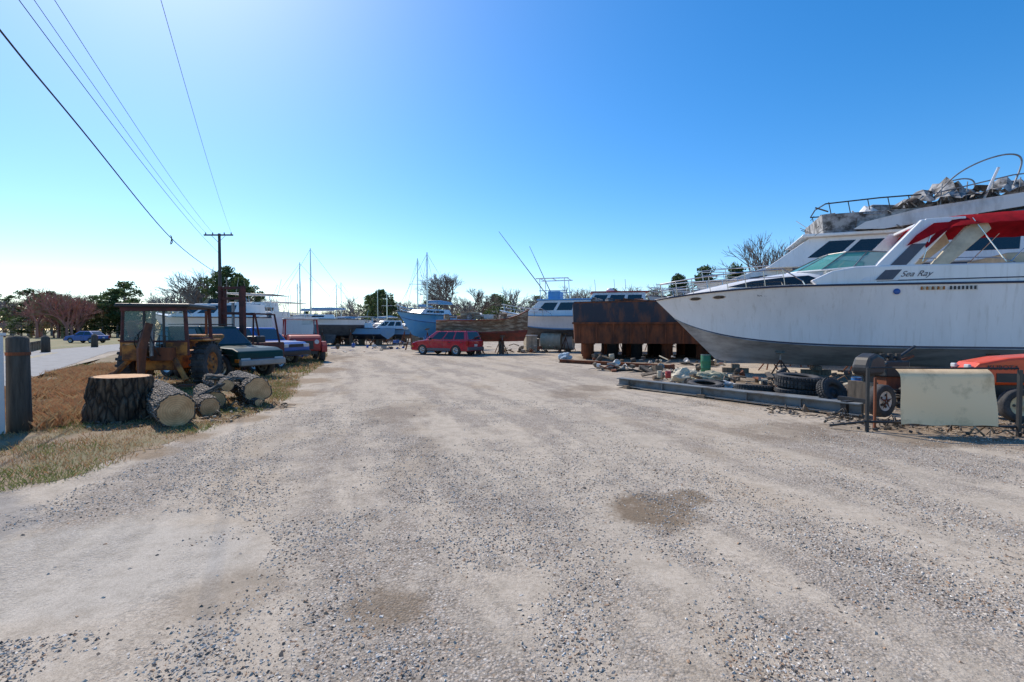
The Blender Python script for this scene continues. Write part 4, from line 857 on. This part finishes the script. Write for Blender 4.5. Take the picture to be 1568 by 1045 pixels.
def grass(name,n,poly,xr,yr,h0,h1,w,pm,cond=None):
    pts=[];mi=[]
    while len(pts)<n:
        y=random.uniform(*yr);x=random.uniform(*xr)
        if not inpoly(x,y,poly) : continue
        k=mn.noise(Vector((x*.9,y*.9,3)))+.5*mn.noise(Vector((x*3,y*3,3)))
        if cond=='tall' and (k<-.05 ): continue
        if cond!='tall' and random.random()>.75+k*1.3: continue
        pts.append((x+random.gauss(0,.06),y+random.gauss(0,.06))); mi.append(pm(k,x,y))
    P=np.array(pts);m=len(P);h=rng.uniform(h0,h1,m);a=rng.uniform(0,6.28,m);l=rng.uniform(.1,1.1,m)*h;b=rng.uniform(0,6.28,m);ww=w*(1+P[:,1]*.05)
    V=np.zeros((m,4,3)); cx,cy=np.cos(a),np.sin(a)
    V[:,0,0]=P[:,0]-cx*ww;V[:,0,1]=P[:,1]-cy*ww;V[:,1,0]=P[:,0]+cx*ww;V[:,1,1]=P[:,1]+cy*ww; V[:,0:2,2]=0
    V[:,2,0]=P[:,0]+cx*ww*.5+np.cos(b)*l*.4;V[:,2,1]=P[:,1]+cy*ww*.5+np.sin(b)*l*.4;V[:,2,2]=h*.6
    V[:,3,0]=P[:,0]+np.cos(b)*l;V[:,3,1]=P[:,1]+np.sin(b)*l;V[:,3,2]=h
    Fc=(np.array([[0,1,2],[0,2,3]])[None]+(np.arange(m)*4)[:,None,None]).reshape(-1,3)
    return np_mesh(name,V.reshape(-1,3),Fc,GRM,np.repeat(np.array(mi),2))
def pm1(k,x,y):
    r=random.random(); return 1 if r<.15+k*1.6 else (0 if r<.75 else 2)
def pm2(k,x,y): return 2 if random.random()<.6 else 0
vedge=[(x+.15 if x>-9 and y<20 else x,y) for x,y in verge]
grass('short_grass',70000,vedge,(-15,-4.3),(3.7,15),.015,.07,.003,pm1)
grass('tall_dry_grass',22000,[(-9.0,7.5),(-7.4,7.6),(-7.5,9.3),(-8.4,11.5),(-11.5,14),(-16,20),(-18,21),(-15.3,15.4)],(-18,-7),(7.5,21),.08,.26,.004,pm2,'tall')
grass('short_grass',20000,verge,(-19,-5),(15,32),.03,.14,.008,pm1)
# ------------------------------------------------------------------ trees
def bare_proto(seed,h=10,levels=5,spread=.55,kids=3):
    rnd=random.Random(seed); S=[]
    def rec(p,d,L,r,l):
        q=p+d*L; S.append((p,q,r,r*.68))
        if l==0: return
        for k in range(kids if l<levels else kids+1):
            a,u,w=basis(d); t=rnd.uniform(0,6.28); sp=spread*rnd.uniform(.6,1.25)
            nd=(d*math.cos(sp)+(u*math.cos(t)+w*math.sin(t))*math.sin(sp)+Vector((0,0,.10))).normalized()
            st=p.lerp(q,rnd.uniform(.55,1)); rec(st,nd,L*rnd.uniform(.62,.86),r*.62,l-1)
    rec(Vector((0,0,0)),Vector((.02,.01,1)),h*.26,h*.020,levels)
    V=[];F=[]
    for p,q,r0,r1 in S:
        a,u,w=basis(q-p); o=len(V); 
        for c,r in((p,r0),(q,r1)):
            r=max(r,.012)
            for k in range(3): t=2.094*k; V.append(tuple(c+u*(r*math.cos(t))+w*(r*math.sin(t))))
        for k in range(3): j=(k+1)%3; F.append((o+k,o+j,o+3+j,o+3+k))
    V=np.array(V); V*=h/V[:,2].max(); return V,np.array(F)
def ever_proto(seed,h=10,crown=(.3,1.0),rad=.33,clumps=70,leaf=.22,per=55,conic=.0):
    rnd=np.random.default_rng(seed); r2=random.Random(seed); V=[];F=[]
    T=tube([(0,0,0),(.1,0,h*.4),(.0,.1,h*.9)],[h*.022,h*.016,h*.005],6); V+=T[0]; F+=[f for f in T[1] if len(f)==4]
    cs=[]
    for i in range(clumps):
        z=h*(crown[0]+(crown[1]-crown[0])*r2.random()); t=(z/h-crown[0])/(crown[1]-crown[0])
        rr=rad*h*((1-t)**.7 if conic else math.sqrt(max(.03,1-(2*t-.9)**2)))*math.sqrt(r2.random())*r2.uniform(.75,1.15); a=r2.uniform(0,6.28)
        c=(rr*math.cos(a),rr*math.sin(a),z); cs.append(c)
        T=tube([(0,0,z-h*.08),c],[h*.006,h*.002],3); o=len(V); V+=T[0]; F+=[tuple(i+o for i in f) for f in T[1] if len(f)==4]
    nb=len(F); V=np.array([tuple(v) for v in V]); F=np.array(F)
    C=np.repeat(np.array(cs),per,0); n=len(C); cr=np.repeat(np.array([r2.uniform(.05,.10)*h for _ in cs]),per)
    d=rnd.standard_normal((n,3)); d/=np.linalg.norm(d,axis=1)[:,None]; pos=C+d*(cr*rnd.random(n)**.4)[:,None]*np.array([1,1,.65])
    a=rnd.standard_normal((n,3)); a/=np.linalg.norm(a,axis=1)[:,None]; b=np.cross(a,rnd.standard_normal((n,3))); b/=np.linalg.norm(b,axis=1)[:,None]
    s=(leaf*rnd.uniform(.5,1.2,n))[:,None]; q=np.stack([pos-a*s,pos-b*s*.45,pos+a*s,pos+b*s*.45],1).reshape(-1,3)
    Fq=np.arange(len(q)).reshape(-1,4)+len(V); return np.vstack([V,q]),np.vstack([F,Fq]),nb
def leafm(name,c1,c2,scale):
    m=M(name,c1,c2,scale,.75,lo=.4,hi=.62); t=m.node_tree; b=t.nodes['Principled BSDF']
    tr=N(t,'ShaderNodeBsdfTranslucent'); ms=N(t,'ShaderNodeMixShader'); ms.inputs[0].default_value=.3; out=t.nodes['Material Output']
    src=b.inputs['Base Color'].links[0].from_socket; t.links.new(src,tr.inputs[0]); t.links.new(b.outputs[0],ms.inputs[1]); t.links.new(tr.outputs[0],ms.inputs[2]); t.links.new(ms.outputs[0],out.inputs[0]); return m
TB=M('bare_bark',(.36,.31,.27),(.25,.21,.18),1,.95); TBR=M('red_twig',(.42,.19,.15),(.33,.16,.13),.5,.95); TG=leafm('pine_foliage',(.06,.10,.03),(.11,.15,.05),.35); TG2=leafm('holly_foliage',(.035,.07,.02),(.08,.12,.04),.5)  # bare bark lightened: distance haze is put into its colour
TBR2=M('olive_twig',(.34,.28,.14),(.24,.20,.11),.5,.95)
BP=[bare_proto(s,10,5,.5,3) for s in(1,2,3,4)]; EP=[ever_proto(s,10,(.22,1.0),.34,60,.26,45) for s in(5,6,7)]
TM=[TB,TBR,TBR2,TG,TG2]
aV=[];aF=[];aM=[];off=0
def put(kind,i,x,y,h,mat,wide=1.0):
    global off
    if kind=='b': V,F=BP[i%4]; mi=np.full(len(F),mat)
    else: V,F,nb=EP[i%3]; mi=np.full(len(F),mat); mi[:nb]=0
    a=random.uniform(0,6.28); s=h/10; X=(V[:,0]*math.cos(a)-V[:,1]*math.sin(a))*s*wide+x; Y=(V[:,0]*math.sin(a)+V[:,1]*math.cos(a))*s*wide+y
    aV.append(np.stack([X,Y,V[:,2]*s],1)); aF.append(F+off); aM.append(mi); off+=len(V)
nT=220
for i in range(nT):
    px=-1.25+2.5*i/(nT-1)+random.uniform(-.01,.01); d=random.uniform(105,150); x=px*d
    e=('e',3) if random.random()<.22 else None
    if px<-.80: kind,mat=e or random.choice([('b',0),('b',1),('b',1),('b',2)]); h=random.uniform(8,12)
    elif px<-.50: kind,mat=e or ('b',0); h=random.uniform(8,12.5)
    elif px<-.33: kind,mat=e or ('b',0); h=random.uniform(5,8)
    elif px<.0: kind,mat=e or ('b',0); h=random.uniform(8,11)
    else: kind,mat=e or ('b',0); h=random.uniform(8,12.5)
    put(kind,i,x,d,h,mat,1.3)
for i in range(150):
    px=-1.25+2.5*i/149; d=random.uniform(92,104); x=px*d; e=random.random()<.28
    put('e' if e else 'b',i,x,d,random.uniform(2.5,4.5) ,3 if e else random.choice([0,0,2,1]),2.2)
for i in range(20): put('b',i,random.uniform(-1.02,-.84)*95,random.uniform(88,100),random.uniform(7,9.5),1 if i%3 else 2,1.2)
np_mesh('distant_treeline',np.vstack(aV),np.vstack(aF),TM,np.concatenate(aM))
def tree(name,kind,seed,x,y,h,mat,levels=6,rad=.33,crown=(.3,1),clumps=110,conic=0,leaf=.2,wide=1):
    if kind=='b': V,F=bare_proto(seed,h,levels,.48,3); mi=np.zeros(len(F)); ms=[mat]
    else: V,F,nb=ever_proto(seed,h,crown,rad,clumps,leaf,60,conic); mi=np.ones(len(F)); mi[:nb]=0; ms=[TB,mat]
    V=V*np.array([wide,wide,1])
    o=np_mesh(name,V,F,ms,mi); o.location=(x,y,0)
TD=M('dark_bare_bark',(.22,.18,.15),(.14,.115,.10),1,.95)
tree('bare_tree','b',21,-11.5,90,12.4,TD,6,wide=1.2); tree('bare_tree','b',22,-15,95,10.5,TD,6,wide=1.2); tree('bare_tree','b',27,-7.5,96,10,TD,6,wide=1.2)
tree('bare_tree','b',23,32.5,60,14,TD,6); tree('bare_tree','b',24,36,66,13,TD,6); tree('bare_tree','b',26,13,100,11,TB,6,wide=1.3)
tree('pine_tree','e',31,-46,78,11.5,TG,rad=.30,leaf=.26); tree('pine_tree','e',32,-42.5,76,9.5,TG,rad=.34,leaf=.26)
tree('bare_tree','b',25,-51,80,12,TD,6,wide=1.2); tree('bare_tree','b',28,-55,84,10.5,TD,6,wide=1.2); tree('pine_tree','e',33,-80,98,9.5,TG,rad=.36,leaf=.28)
tree('pine_tree','e',34,-25,92,8.8,TG,rad=.40,crown=(.2,1),leaf=.28)
tree('holly_tree','e',36,15.5,45,6.6,TG2,rad=.34,crown=(.05,1),conic=1,leaf=.16); tree('holly_tree','e',37,17.6,44,7.3,TG2,rad=.3,crown=(.05,1),conic=1,leaf=.16); tree('holly_tree','e',38,20.8,45,7.4,TG2,rad=.28,crown=(.05,1),conic=1,leaf=.16)
tree('evergreen_shrub','e',39,-4.6,42,2.9,leafm('yellowgreen_leaf',(.16,.22,.04),(.26,.26,.07),1),rad=.4,crown=(.1,1),clumps=50,leaf=.1)
# ------------------------------------------------------------------ light, world, camera
AZ,EL=-38,45
w=bpy.data.worlds.new('World'); scene.world=w; w.use_nodes=True; t=w.node_tree; bgn=t.nodes['Background']
sky=t.nodes.new('ShaderNodeTexSky'); sky.sky_type='NISHITA'; sky.sun_disc=False; sky.sun_elevation=R(EL); sky.sun_rotation=R(AZ%360)
sky.air_density=.95; sky.dust_density=.45; sky.ozone_density=3.6
hs=t.nodes.new('ShaderNodeHueSaturation'); hs.inputs['Saturation'].default_value=1.36; hs.inputs['Value'].default_value=1.24
t.links.new(sky.outputs[0],hs.inputs['Color']); t.links.new(hs.outputs[0],bgn.inputs[0]); bgn.inputs[1].default_value=.15
sd=bpy.data.lights.new('sun','SUN'); sd.energy=5.0; sd.angle=R(.5); sd.color=(1,.91,.79); so=bpy.data.objects.new('sun',sd); scene.collection.objects.link(so)
dirv=Vector((math.sin(R(AZ))*math.cos(R(EL)),math.cos(R(AZ))*math.cos(R(EL)),math.sin(R(EL)))); so.rotation_euler=(-dirv).to_track_quat('-Z','Y').to_euler(); so.location=(0,0,30)
cd=bpy.data.cameras.new('camera'); cd.lens=17; cd.sensor_width=36; cd.clip_end=6000; cd.clip_start=.05
co_=bpy.data.objects.new('camera',cd); scene.collection.objects.link(co_); co_.location=(0,0,1.6); co_.rotation_euler=(R(90-1.35),0,0); scene.camera=co_
scene.view_settings.view_transform='Standard'; scene.view_settings.look='None'; scene.view_settings.exposure=0; scene.view_settings.gamma=1
